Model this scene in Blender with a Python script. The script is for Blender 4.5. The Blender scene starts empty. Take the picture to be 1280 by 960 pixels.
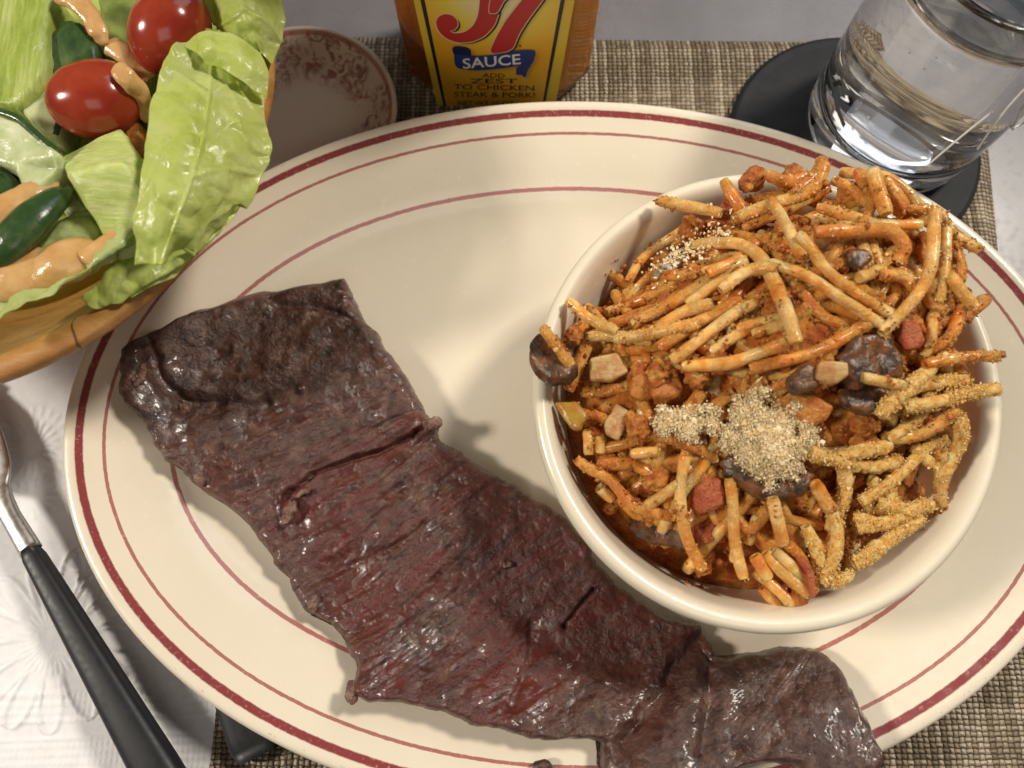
import bpy, bmesh, math, random
import numpy as np
R = math.radians
CM = 0.01
rng = np.random.default_rng(7); random.seed(7)
scene = bpy.context.scene
COL = scene.collection
# ------------------------------------------------------------------ camera
TILT, FPX, HCAM = R(15), 940.0, 25.3          # phone held just above the table
cam = bpy.data.cameras.new('camera'); camo = bpy.data.objects.new('camera', cam); COL.objects.link(camo)
camo.location = (0, 0, HCAM*CM); camo.rotation_euler = (TILT, 0, 0)
cam.sensor_width = 36; cam.lens = FPX/1280*36; cam.clip_start = 0.005; cam.clip_end = 50
cam.dof.use_dof = True; cam.dof.focus_distance = 0.222; cam.dof.aperture_fstop = 11
scene.camera = camo
# ------------------------------------------------------------------ world and lamps
w = bpy.data.worlds.new('World'); scene.world = w; w.use_nodes = True
bg = w.node_tree.nodes['Background']; bg.inputs[0].default_value = (1.0, 0.94, 0.88, 1); bg.inputs[1].default_value = 0.06
def area(name, loc, target, size, power, colr, sy=None):
    l = bpy.data.lights.new(name, 'AREA'); l.energy = power; l.color = colr; l.size = size
    if sy: l.shape = 'RECTANGLE'; l.size_y = sy
    o = bpy.data.objects.new(name, l); COL.objects.link(o); o.location = loc
    d = np.array(target)-np.array(loc)
    from mathutils import Vector
    o.rotation_euler = Vector(d).to_track_quat('-Z', 'Y').to_euler()
    return o
area('lamp_left', (-0.95, 0.0, 0.84), (0, 0.05, 0), 0.18, 12.0, (1.0, 0.92, 0.80))
area('lamp_right', (0.60, 0.46, 0.86), (0.05, 0.08, 0), 0.15, 10.0, (1.0, 0.92, 0.79))
area('window_light', (0.75, 1.1, 0.9), (0.05, 0.1, 0), 0.9, 5.5, (0.86, 0.92, 1.0), 1.0)
area('fill_light', (0.15, -0.75, 1.2), (0.0, 0.1, 0), 0.6, 2.0, (1.0, 0.92, 0.82))  # soft fill added from the viewer's side to brighten bottle label and steak
scene.view_settings.view_transform = 'Standard'; scene.view_settings.look = 'None'
scene.view_settings.exposure = -0.12; scene.view_settings.gamma = 1.0
scene.cycles.use_denoising = True
scene.cycles.max_bounces = 12; scene.cycles.transmission_bounces = 10; scene.cycles.transparent_max_bounces = 12
scene.cycles.sample_clamp_indirect = 4.0
# ------------------------------------------------------------------ helpers
def norm(a): return a/np.maximum(np.linalg.norm(a, axis=-1, keepdims=True), 1e-9)
def ray(px, py):
    x = (np.asarray(px, float)-640)/FPX; y = -(np.asarray(py, float)-480)/FPX
    return x, y*math.cos(TILT)+math.sin(TILT), y*math.sin(TILT)-math.cos(TILT)
def U(px, py, z):                       # where a line of sight meets the height z (cm)
    dx, dy, dz = ray(px, py); k = (np.asarray(z, float)-HCAM)/dz
    return np.stack([dx*k, dy*k, np.broadcast_to(np.asarray(z, float), np.shape(dx*k))], -1)
def Vp(px, py, y):                      # ... and the upright plane at depth y (cm)
    dx, dy, dz = ray(px, py); k = y/dy
    return np.stack([dx*k, np.broadcast_to(float(y), np.shape(dx*k)), HCAM+dz*k], -1)
def hsh(ix, iy, iz):
    h = (ix.astype(np.uint32)*np.uint32(374761393) + iy.astype(np.uint32)*np.uint32(668265263) + iz.astype(np.uint32)*np.uint32(2147483647-1274126177))
    h = (h ^ (h >> np.uint32(13)))*np.uint32(1274126177); h = h ^ (h >> np.uint32(16))
    return (h & np.uint32(0xffffff)).astype(np.float64)/float(0xffffff)*2-1
def vn(p):                              # value noise, -1..1
    p = np.asarray(p, float)+1000.0; i = np.floor(p).astype(np.int64); f = p-i; f = f*f*f*(f*(f*6-15)+10)
    x, y, z = i[..., 0], i[..., 1], i[..., 2]; fx, fy, fz = f[..., 0], f[..., 1], f[..., 2]
    def L(a, b, t): return a+(b-a)*t
    return L(L(L(hsh(x, y, z), hsh(x+1, y, z), fx), L(hsh(x, y+1, z), hsh(x+1, y+1, z), fx), fy),
             L(L(hsh(x, y, z+1), hsh(x+1, y, z+1), fx), L(hsh(x, y+1, z+1), hsh(x+1, y+1, z+1), fx), fy), fz)
def fbm(p, o=4, g=.5):
    p = np.asarray(p, float); s = 0; a = 1; t = 0
    for k in range(o):
        s = s+a*vn(p*(2.03**k)+k*17.3); t += a; a *= g
    return s/t
def crs(P, n):                          # Catmull-Rom along axis 0
    P = np.asarray(P, float)
    if len(P) == 2: P = np.stack([P[0], (P[0]+P[1])/2, P[1]])
    Q = np.concatenate([[2*P[0]-P[1]], P, [2*P[-1]-P[-2]]]); m = len(P)-1
    t = np.linspace(0, m, n); i = np.minimum(t.astype(int), m-1); f = (t-i).reshape((-1,)+(1,)*(P.ndim-1))
    a, b, c, d = Q[i], Q[i+1], Q[i+2], Q[i+3]
    return .5*((2*b)+(c-a)*f+(2*a-5*b+4*c-d)*f*f+(3*b-a-3*c+d)*f**3)
def gridf(nu, nv, cu=False, cv=False, off=0):
    i = np.arange(nu if cu else nu-1); j = np.arange(nv if cv else nv-1)
    I, J = np.meshgrid(i, j, indexing='ij'); I2, J2 = (I+1) % nu, (J+1) % nv
    return np.stack([I*nv+J, I2*nv+J, I2*nv+J2, I*nv+J2], -1).reshape(-1, 4)+off
def mk(name, V, F, uv=None, smooth=True):
    V = np.ascontiguousarray(V, np.float32).reshape(-1, 3); me = bpy.data.meshes.new(name)
    if isinstance(F, np.ndarray):
        n, k = F.shape
        me.vertices.add(len(V)); me.vertices.foreach_set('co', V.ravel()); me.loops.add(n*k)
        me.loops.foreach_set('vertex_index', F.astype(np.int32).ravel()); me.polygons.add(n)
        me.polygons.foreach_set('loop_start', np.arange(0, n*k, k, dtype=np.int32)); me.update(calc_edges=True)
    else:
        me.from_pydata(V.tolist(), [], [list(map(int, f)) for f in F])
    if uv is not None:
        li = np.empty(len(me.loops), np.int32); me.loops.foreach_get('vertex_index', li)
        me.uv_layers.new(name='UVMap').data.foreach_set('uv', np.ascontiguousarray(np.asarray(uv, np.float32)[li]).ravel())
    me.validate()
    me.polygons.foreach_set('use_smooth', np.full(len(me.polygons), smooth))
    return me
def tag(o, label=None, cat=None, group=None, kind=None):
    for k, v in (('label', label), ('category', cat), ('group', group), ('kind', kind)):
        if v: o[k] = v
    return o
def worldloc(o):
    l = np.array(o.location); 
    while o.parent: o = o.parent; l = l+np.array(o.location)
    return l
def obj(name, V, F, mat, parent=None, uv=None, smooth=True):     # V in cm, world
    V = np.asarray(V, float).reshape(-1, 3)*CM
    if parent is None:
        base = np.array([(V[:, 0].min()+V[:, 0].max())/2, (V[:, 1].min()+V[:, 1].max())/2, V[:, 2].min()]); loc = base
    else:
        base = worldloc(parent); loc = np.zeros(3)
    o = bpy.data.objects.new(name, mk(name, V-base, F, uv, smooth)); COL.objects.link(o)
    o.location = loc; o.parent = parent
    if mat: o.data.materials.append(mat)
    return o
def thing(name, loc, label, cat, group=None):
    o = bpy.data.objects.new(name, None); COL.objects.link(o); o.location = np.array(loc)*CM; o.empty_display_size = .02
    return tag(o, label, cat, group)
def fromme(name, bm, mat, parent=None, smooth=True):
    bmesh.ops.recalc_face_normals(bm, faces=bm.faces); bm.verts.index_update()
    V = np.array([v.co[:] for v in bm.verts]); F = [[v.index for v in f.verts] for f in bm.faces]; bm.free()
    return obj(name, V, F, mat, parent, None, smooth)
# ---- node helpers
class M:
    def __init__(s, name, **kw):
        s.m = bpy.data.materials.new(name); s.m.use_nodes = True; s.t = s.m.node_tree; s.b = s.t.nodes['Principled BSDF']
        s.set(**kw); s._tc = None
    def set(s, **kw):
        for k, v in kw.items():
            i = s.b.inputs[{'col': 'Base Color', 'rough': 'Roughness', 'spec': 'Specular IOR Level', 'metal': 'Metallic', 'sss': 'Subsurface Weight', 'ssr': 'Subsurface Radius', 'sss_s': 'Subsurface Scale', 'trans': 'Transmission Weight', 'ior': 'IOR', 'coat': 'Coat Weight', 'coatr': 'Coat Roughness', 'sheen': 'Sheen Weight', 'normal': 'Normal', 'alpha': 'Alpha'}[k]]
            s.put(i, v)
        return s
    def put(s, i, v):
        if isinstance(v, bpy.types.NodeSocket): s.t.links.new(v, i)
        elif isinstance(v, (tuple, list)) and len(v) == 3 and i.type == 'RGBA': i.default_value = (*v, 1)
        else: i.default_value = v
    def n(s, typ, **kw):
        nd = s.t.nodes.new(typ)
        for k, v in kw.items(): setattr(nd, k, v)
        return nd
    def P(s, scale=(1, 1, 1), rand=False):       # object coordinates in cm
        if s._tc is None: s._tc = s.n('ShaderNodeTexCoord')
        a = s.n('ShaderNodeVectorMath', operation='MULTIPLY'); s.t.links.new(s._tc.outputs['Object'], a.inputs[0]); a.inputs[1].default_value = [100*c for c in scale]
        if rand:
            oi = s.n('ShaderNodeObjectInfo'); b = s.n('ShaderNodeVectorMath', operation='ADD'); mu = s.math('MULTIPLY', oi.outputs['Random'], 57.0)
            s.t.links.new(a.outputs[0], b.inputs[0]); s.t.links.new(mu, b.inputs[1]); return b.outputs[0]
        return a.outputs[0]
    def UV(s):
        if s._tc is None: s._tc = s.n('ShaderNodeTexCoord')
        return s._tc.outputs['UV']
    def noise(s, scale, detail=4, rough=.55, vec=None, dist=0):
        nd = s.n('ShaderNodeTexNoise'); nd.inputs['Scale'].default_value = scale; nd.inputs['Detail'].default_value = detail; nd.inputs['Roughness'].default_value = rough; nd.inputs['Distortion'].default_value = dist
        s.t.links.new(vec if vec is not None else s.P(), nd.inputs['Vector']); return nd.outputs['Fac']
    def vor(s, scale, vec=None, feature='F1', out='Distance'):
        nd = s.n('ShaderNodeTexVoronoi', feature=feature); nd.inputs['Scale'].default_value = scale
        s.t.links.new(vec if vec is not None else s.P(), nd.inputs['Vector']); return nd.outputs[out]
    def math(s, op, a, b=0.0, c=0.0, clamp=False):
        nd = s.n('ShaderNodeMath', operation=op, use_clamp=clamp)
        for i, v in enumerate((a, b, c)): s.put(nd.inputs[i], v)
        return nd.outputs[0]
    def ramp(s, f, stops, interp='LINEAR'):
        nd = s.n('ShaderNodeValToRGB'); cr = nd.color_ramp; cr.interpolation = interp
        while len(cr.elements) < len(stops): cr.elements.new(.5)
        for e, (p, c) in zip(cr.elements, stops):
            e.position = p; e.color = (*c, 1) if isinstance(c, (tuple, list)) else (c, c, c, 1)
        s.t.links.new(f, nd.inputs[0]); return nd.outputs[0]
    def mix(s, f, a, b, mode='MIX'):
        nd = s.n('ShaderNodeMix', data_type='RGBA', blend_type=mode); s.put(nd.inputs[0], f); s.put(nd.inputs[6], a); s.put(nd.inputs[7], b); return nd.outputs[2]
    def bump(s, h, dist=.0003, strength=1.0, prev=None):
        nd = s.n('ShaderNodeBump'); nd.inputs['Strength'].default_value = strength; nd.inputs['Distance'].default_value = dist
        s.t.links.new(h, nd.inputs['Height'])
        if prev is not None: s.t.links.new(prev, nd.inputs['Normal'])
        return nd.outputs[0]
    def sep(s, v):
        nd = s.n('ShaderNodeSeparateXYZ'); s.t.links.new(v, nd.inputs[0]); return nd.outputs
# ------------------------------------------------------------------ materials
mt = M('white_table', rough=.3, spec=.45)
mt.set(col=mt.ramp(mt.noise(.35, 5), [(.35, (.19, .178, .185)), (.7, (.235, .222, .235))]), rough=mt.ramp(mt.noise(3, 4), [(.3, .22), (.7, .40)]))
# woven placemat, uv in cm
mw = M('woven_fabric', rough=.85, spec=.25)
ux, uy, _ = mw.sep(mw.UV())
wob = mw.math('MULTIPLY', mw.math('SUBTRACT', mw.noise(2.2, 2), .5), .10)
pu, pv = .185, .16
cu = mw.math('DIVIDE', mw.math('ADD', ux, wob), pu); cvv = mw.math('DIVIDE', mw.math('ADD', uy, wob), pv)
fu = mw.math('FLOOR', cu); fv = mw.math('FLOOR', cvv)
su = mw.math('ABSOLUTE', mw.math('SINE', mw.math('MULTIPLY', cu, math.pi))); sv = mw.math('ABSOLUTE', mw.math('SINE', mw.math('MULTIPLY', cvv, math.pi)))
par = mw.math('MODULO', mw.math('ABSOLUTE', mw.math('ADD', fu, fv)), 2.0)
wn1 = mw.n('ShaderNodeTexWhiteNoise', noise_dimensions='1D'); mw.t.links.new(fu, wn1.inputs['W'])
wn2 = mw.n('ShaderNodeTexWhiteNoise', noise_dimensions='1D'); mw.t.links.new(mw.math('ADD', fv, 311.0), wn2.inputs['W'])
cell = mw.n('ShaderNodeTexWhiteNoise', noise_dimensions='2D'); cb = mw.n('ShaderNodeCombineXYZ'); mw.t.links.new(fu, cb.inputs[0]); mw.t.links.new(fv, cb.inputs[1]); mw.t.links.new(cb.outputs[0], cell.inputs['Vector'])
hwarp = mw.math('MULTIPLY', su, mw.math('ADD', mw.math('MULTIPLY', sv, .6), .4)); hweft = mw.math('MULTIPLY', sv, mw.math('ADD', mw.math('MULTIPLY', su, .6), .4))
hh = mw.math('ADD', mw.math('MULTIPLY', hwarp, par), mw.math('MULTIPLY', hweft, mw.math('SUBTRACT', 1.0, par)))
hh = mw.math('MULTIPLY', hh, mw.math('ADD', .55, mw.math('MULTIPLY', cell.outputs[0], .6)))
tone = mw.math('ADD', mw.math('ADD', mw.math('MULTIPLY', wn1.outputs[0], .5), mw.math('MULTIPLY', wn2.outputs[0], .2)), mw.math('MULTIPLY', cell.outputs[0], .3))
ycol = mw.ramp(tone, [(.2, (.20, .15, .095)), (.45, (.36, .28, .185)), (.75, (.60, .50, .37))])
mw.set(col=mw.mix(mw.ramp(hh, [(.05, 0), (.4, 1)]), (.05, .038, .026), ycol), normal=mw.bump(hh, .0012, 1.0, None))
def ceramic(name, base, stripes=None):
    m = M(name, rough=.16, spec=.5, coat=.25, coatr=.06)
    c = m.ramp(m.noise(.25, 4), [(.3, tuple(b*.95 for b in base)), (.7, base)])
    sp = m.ramp(m.noise(14, 2), [(.30, 1), (.33, 0)])
    c = m.mix(m.math('MULTIPLY', sp, .10), c, (.45, .34, .22))
    if stripes:
        _, v, _ = m.sep(m.UV()); vv = m.math('ADD', v, m.math('MULTIPLY', m.math('SUBTRACT', m.noise(5, 3), .5), .045))
        for c0, hw, al, rgb in stripes:
            f = m.math('SUBTRACT', 1.0, m.math('DIVIDE', m.math('ABSOLUTE', m.math('SUBTRACT', vv, c0)), hw), clamp=True)
            f = m.ramp(f, [(.0, 0), (.28, 1)]); wear = m.ramp(m.noise(9, 4), [(.25, .7), (.42, 1)])
            c = m.mix(m.math('MULTIPLY', m.math('MULTIPLY', f, wear), al), c, rgb)
        chips = m.ramp(m.math('MULTIPLY', m.noise(7, 5), m.math('SUBTRACT', 1.0, m.math('MULTIPLY', m.math('ABSOLUTE', m.math('SUBTRACT', v, .2)), 4.0), clamp=True)), [(.58, 0), (.63, 1)])
        c = m.mix(m.math('MULTIPLY', chips, .5), c, (.42, .33, .24))
    m.set(col=c, rough=m.ramp(m.noise(2.5, 4), [(.3, .16), (.75, .30)]), normal=m.bump(m.noise(.9, 3), .0004, .25))
    return m.m
CREAM = (.80, .715, .575)
RED = (.24, .030, .034)
m_plate = ceramic('platter_glaze', CREAM, [(.52, .125, .97, RED), (1.18, .055, .85, (.34, .06, .06)), (2.92, .07, .85, (.36, .06, .06))])
m_bowl = ceramic('cream_glaze', (.80, .715, .56))
# wood
mwd = M('bowl_wood', rough=.4, spec=.4, coat=.15, coatr=.25)
v = mwd.P((.35, 1, 1)); g = mwd.noise(1.6, 6, .6, v, .4); g2 = mwd.noise(22, 3, .6, mwd.P((.12, 1, 1)))
c = mwd.ramp(g, [(.3, (.30, .125, .03)), (.5, (.42, .20, .055)), (.7, (.52, .28, .09))])
c = mwd.mix(mwd.math('MULTIPLY', mwd.ramp(g2, [(.45, 0), (.65, 1)]), .35), c, (.26, .12, .04))
mwd.set(col=c, rough=mwd.ramp(g2, [(.3, .32), (.7, .5)]), normal=mwd.bump(g2, .0002, .4))
m_crack = M('dark_crack', col=(.10, .045, .015), rough=.8).m
# steel, black handle
ms = M('brushed_steel', metal=1.0, col=(.62, .61, .60)); ms.set(rough=ms.ramp(ms.noise(6, 5), [(.3, .30), (.7, .46)])); m_steel = ms.m
mb = M('black_handle', col=(.018, .018, .020), spec=.35); mb.set(rough=mb.ramp(mb.noise(5, 5), [(.3, .36), (.7, .52)]), normal=mb.bump(mb.noise(60, 2), .0001, .15)); m_black = mb.m
msl = M('black_coaster', rough=.6, spec=.22); msl.set(col=msl.ramp(msl.noise(2, 5), [(.3, (.008, .008, .010)), (.7, (.016, .016, .019))]), normal=msl.bump(msl.noise(18, 4), .0003, .35)); m_slate = msl.m
mn = M('paper_napkin', rough=.9, spec=.2, sss=.15, ssr=(.004, .004, .004), sss_s=.3); mn.set(col=mn.ramp(mn.noise(3, 5), [(.3, (.80, .79, .81)), (.7, (.87, .86, .87))]), normal=mn.bump(mn.noise(40, 3), .00025, .35)); m_paper = mn.m
# steak
mk_ = M('seared_beef', spec=.5)
n1 = mk_.noise(.5, 5, .6); n2 = mk_.noise(2.2, 6, .68, None, .6); ed = mk_.sep(mk_.UV())
fx = mk_.n('ShaderNodeCombineXYZ'); mk_.put(fx.inputs[0], mk_.math('MULTIPLY', ed[0], 95.0)); mk_.put(fx.inputs[1], mk_.math('MULTIPLY', ed[1], 2.0)); grainf = mk_.noise(1.0, 5, .6, fx.outputs[0], .3)
c = mk_.ramp(n2, [(.26, (.014, .006, .0045)), (.43, (.050, .022, .016)), (.58, (.098, .048, .035)), (.76, (.21, .13, .10))])
mid_ = mk_.ramp(ed[0], [(.12, 0), (.32, 1), (.62, 1), (.80, .1)]); redm = mk_.math('MULTIPLY', mk_.math('MULTIPLY', mid_, mk_.ramp(grainf, [(.36, .25), (.6, 1)])), mk_.ramp(n1, [(.36, 0), (.56, 1)]))
c = mk_.mix(mk_.math('MULTIPLY', redm, .85), c, (.115, .014, .011))
c = mk_.mix(mk_.math('MULTIPLY', mk_.ramp(grainf, [(.30, 1), (.42, 0)]), .45), c, (.020, .007, .006))
c = mk_.mix(mk_.math('MULTIPLY', mk_.ramp(ed[1], [(0, 1), (.10, 0)]), mk_.ramp(n1, [(.42, .0), (.62, .6)])), c, (.19, .10, .07))
c = mk_.mix(mk_.ramp(mk_.noise(4.5, 3), [(.69, 0), (.75, .55)]), c, (.32, .22, .17))
fib = mk_.math('ADD', mk_.noise(5, 4, .6), mk_.math('MULTIPLY', grainf, .8)); grain = mk_.noise(11, 4, .65)
msk_ = mk_.ramp(mk_.noise(.8, 3), [(.4, .25), (.62, 1)]); nb = mk_.bump(mk_.math('MULTIPLY', fib, msk_), .0012, .6); nb = mk_.bump(mk_.math('MULTIPLY', grain, msk_), .0006, .8, nb)
mk_.set(col=c, rough=mk_.ramp(mk_.noise(3.2, 4), [(.35, .26), (.7, .50)]), normal=nb, coat=.2, coatr=.12); m_steak = mk_.m
# pasta and sauce
def pasta(name, sauce, crumb=False):
    m = M(name, sss=.75, ssr=(.0035, .0022, .0009), sss_s=1.0, spec=.5)
    P = m.P(rand=True); a = m.noise(1.1, 4, .6, P); b = m.noise(5.0, 4, .6, P)
    c = m.ramp(a, [(.34, (.88, .62, .29)), (.48, (.86, .49, .15)), (.60, (.76, .29, .045)), (.72, (.58, .14, .016))]) if not sauce else m.ramp(a, [(.28, (.86, .50, .17)), (.42, (.76, .32, .055)), (.57, (.60, .16, .018)), (.76, (.42, .07, .009))])
    g = m.noise(15, 4, .65, P); gm = m.math('MULTIPLY', m.ramp(m.noise(1.5, 4, .65, P), [(.42, 0), (.58, 1)]), m.ramp(g, [(.40, 0), (.56, 1)]))
    c = m.mix(m.math('MULTIPLY', m.ramp(b, [(.50, 0), (.64, .55)]), m.ramp(g, [(.3, .5), (.6, 1)])), c, (.62, .26, .035))
    c = m.mix(m.math('MULTIPLY', gm, .55), c, (.70, .40, .09))
    nb = m.bump(gm, .0007, .8, m.bump(m.noise(4, 3, .55, P), .0006, .5))
    m.set(col=c, rough=m.ramp(m.math('ADD', m.math('MULTIPLY', gm, .35), b), [(.35, .18), (.8, .42)]), normal=nb, coat=.15, coatr=.12); return m.m
m_pasta = [pasta('pasta_pale', False), pasta('pasta_sauced', True)]
mz = M('crumb_crust', spec=.35, sss=.3, ssr=(.002, .001, .0004), sss_s=.8); P = mz.P(rand=True)
mz.set(col=mz.ramp(mz.noise(6, 5, .7, P), [(.32, (.62, .22, .03)), (.46, (.80, .44, .10)), (.58, (.86, .62, .24)), (.74, (.90, .74, .40))]), rough=.6, normal=mz.bump(mz.noise(20, 3, .7, P), .0009, .9)); m_crust = mz.m
mz = M('tomato_sauce', spec=.5, sss=.5, ssr=(.003, .001, .0005), sss_s=.5)
a = mz.noise(1.6, 5, .62); b = mz.noise(7, 4)
mz.set(col=mz.ramp(a, [(.28, (.26, .045, .007)), (.42, (.46, .10, .012)), (.56, (.60, .20, .028)), (.72, (.70, .38, .09))]), rough=mz.ramp(b, [(.35, .2), (.7, .45)]), normal=mz.bump(mz.noise(9, 5, .7), .0016, 1.0)); m_sauce = mz.m
mz = M('crumb_sauce_lump', spec=.45, sss=.12, ssr=(.003, .001, .0005), sss_s=.5); P = mz.P(rand=True)
mz.set(col=mz.ramp(mz.noise(3.2, 6, .7, P), [(.3, (.24, .040, .008)), (.45, (.44, .11, .016)), (.58, (.58, .23, .035)), (.72, (.70, .42, .12))]), rough=.28, normal=mz.bump(mz.noise(9, 5, .7, P), .0014, .8)); m_lump = mz.m
mc = M('dry_crumbs', rough=.8, spec=.3); ge = mc.n('ShaderNodeNewGeometry')
mc.set(col=mc.ramp(ge.outputs['Random Per Island'], [(0, (.66, .44, .17)), (.3, (.80, .62, .34)), (.7, (.86, .72, .47)), (1, (.88, .78, .57))])); m_crumb = mc.m
mc = M('toasted_crumbs', rough=.7, spec=.35); ge = mc.n('ShaderNodeNewGeometry')
mc.set(col=mc.ramp(ge.outputs['Random Per Island'], [(0, (.62, .32, .06)), (.4, (.72, .44, .12)), (.8, (.78, .55, .21)), (1, (.84, .66, .34))])); m_toast = mc.m
def flesh(name, stops, scale=2.0, rough=(.18, .4), sss=.25, rad=(.004, .003, .001), bmp=.6, aniso=(1, 1, 1), dist=.0006, sauce=0):
    m = M(name, spec=.5, sss=sss, ssr=rad, sss_s=.6); P = m.P(aniso, rand=True); a = m.noise(scale, 5, .6, P)
    c = m.ramp(a, stops)
    if sauce: c = m.mix(m.math('MULTIPLY', m.ramp(m.noise(2.6, 6, .7, m.P(rand=True)), [(.46, 0), (.56, 1)]), sauce), c, (.42, .115, .018))
    m.set(col=c, rough=m.ramp(m.noise(scale*2, 4), [(.3, rough[0]), (.7, rough[1])]), normal=m.bump(m.noise(scale*3.5, 4, .6, P), dist, bmp)); return m.m
m_mush = flesh('dark_mushroom', [(.3, (.014, .008, .005)), (.5, (.055, .032, .018)), (.7, (.15, .085, .045))], 2.2, (.15, .4), .05, sauce=.3)
m_mushp = flesh('grey_mushroom', [(.3, (.20, .15, .10)), (.55, (.38, .31, .22)), (.75, (.52, .45, .34))], 2.2)
m_onion = flesh('cooked_onion', [(.3, (.46, .29, .10)), (.5, (.54, .36, .14)), (.7, (.62, .45, .21))], 4.0, (.12, .3), .5, (.006, .005, .003), .5, (.3, 2.5, 1), sauce=.6)
m_tomred = flesh('cooked_tomato', [(.3, (.30, .045, .016)), (.5, (.44, .095, .035)), (.7, (.54, .20, .09))], 2.6, (.14, .34), .35, bmp=1.0, dist=.0012, sauce=.6)
m_orange = flesh('orange_vegetable', [(.3, (.40, .11, .013)), (.5, (.50, .18, .025)), (.7, (.58, .29, .06))], 2.0, (.16, .36), .3, bmp=.8, dist=.001, sauce=.6)
m_olive = flesh('olive_pepper', [(.3, (.26, .16, .022)), (.5, (.38, .24, .04)), (.7, (.46, .26, .05))], 1.6, (.16, .3), sauce=.5)
m_celery = flesh('celery', [(.3, (.46, .55, .15)), (.5, (.55, .62, .21)), (.7, (.66, .70, .33))], 2.4, (.15, .35), .4, (.005, .006, .002), .5, (.25, 2.5, 1))
m_celeryv = flesh('celery_rib', [(.3, (.20, .27, .04)), (.5, (.33, .41, .08)), (.7, (.52, .57, .22))], 2.4, (.15, .35), .4, (.005, .006, .002), .5, (2.2, .2, 1))
m_cucpale = flesh('cucumber_flesh', [(.3, (.38, .44, .20)), (.5, (.50, .55, .29)), (.7, (.64, .66, .42))], 1.2, (.15, .3), .5, (.006, .006, .003), .35)
m_cucskin = flesh('green_skin', [(.3, (.020, .045, .014)), (.5, (.035, .075, .022)), (.7, (.085, .14, .05))], 1.2, (.14, .3), .15, (.003, .004, .002), .25)
m_oliveg = flesh('dull_green', [(.3, (.12, .17, .03)), (.5, (.20, .26, .06)), (.7, (.30, .34, .10))], 1.2, (.2, .35), .2)
m_tomskin = flesh('tomato_skin', [(.3, (.22, .018, .010)), (.5, (.29, .032, .015)), (.75, (.38, .075, .028))], .5, (.13, .22), .25, (.005, .001, .0006), .12, (1, 1, 1), .0002)
m_dress = flesh('creamy_dressing', [(.3, (.50, .265, .09)), (.5, (.58, .335, .13)), (.7, (.66, .42, .19))], 1.4, (.10, .22), .3, (.005, .003, .0015), .4)
def leafm(name, c0, c1, c2):
    m = M(name, spec=.5, sss=.15, ssr=(.003, .004, .001), sss_s=.5)
    a = m.noise(.9, 5, .6); wv_ = m.n('ShaderNodeVectorMath', operation='ADD'); nz = m.n('ShaderNodeTexNoise'); nz.inputs['Scale'].default_value = 1.2; m.t.links.new(m.P(), nz.inputs['Vector']); m.t.links.new(m.P(), wv_.inputs[0]); m.t.links.new(nz.outputs['Color'], wv_.inputs[1])
    vv = m.vor(1.1, wv_.outputs[0], 'DISTANCE_TO_EDGE'); ve = m.math('MULTIPLY', m.ramp(vv, [(0, 1), (.05, 0)]), m.ramp(m.noise(.8, 2), [(.45, 0), (.6, 1)]))
    c = m.mix(m.math('MULTIPLY', ve, .35), m.ramp(a, [(.3, c0), (.5, c1), (.72, c2)]), (.78, .84, .46))
    hb = m.math('SUBTRACT', m.noise(2.2, 3), m.math('MULTIPLY', ve, .2))
    nrm = m.bump(hb, .0010, .4); m.set(col=c, rough=m.ramp(m.noise(4, 3), [(.3, .22), (.7, .40)]), normal=nrm)
    tr = m.n('ShaderNodeBsdfTranslucent'); m.put(tr.inputs[0], m.mix(.5, c, (.55, .75, .08))); m.t.links.new(nrm, tr.inputs[1])
    mx = m.n('ShaderNodeMixShader'); mx.inputs[0].default_value = .42; out = m.t.nodes['Material Output']
    m.t.links.new(m.b.outputs[0], mx.inputs[1]); m.t.links.new(tr.outputs[0], mx.inputs[2]); m.t.links.new(mx.outputs[0], out.inputs[0]); return m.m
m_leaf = leafm('lettuce', (.58, .67, .13), (.70, .77, .22), (.79, .83, .36))
m_leafp = leafm('pale_lettuce', (.54, .64, .20), (.66, .73, .32), (.74, .80, .44))
# glass and water
mg = M('clear_glass', col=(1, 1, 1), rough=0.0, trans=1.0, ior=1.48); m_glass = mg.m
mg = M('water', col=(1, 1, 1), rough=0.0, trans=1.0, ior=1.33); m_water = mg.m
m_etch = M('etched_white', col=(.85, .86, .88), rough=.5).m
m_amber = M('amber_glass', col=(1.0, .80, .45), rough=.03, trans=1.0, ior=1.46).m
mbt = M('sauce_in_glass', spec=.4, sss=.3, ssr=(.006, .003, .001), sss_s=1.0)
mbt.set(col=mbt.ramp(mbt.noise(.3, 3, .5, mbt.P((1.2, 1, .4))), [(.32, (.34, .11, .013)), (.5, (.52, .20, .026)), (.68, (.66, .32, .05))]), rough=.16); m_bottle = mbt.m
def flat(name, c, rough=.45): return M(name, col=c, rough=rough, spec=.4).m
# ------------------------------------------------------------------ setting
V = np.array([[-70, -50, 0], [70, -50, 0], [70, 75, 0], [-70, 75, 0]], float)
o = obj('table_top', V, [[0, 1, 2, 3]], mt.m, smooth=False); tag(o, kind='structure')
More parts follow.
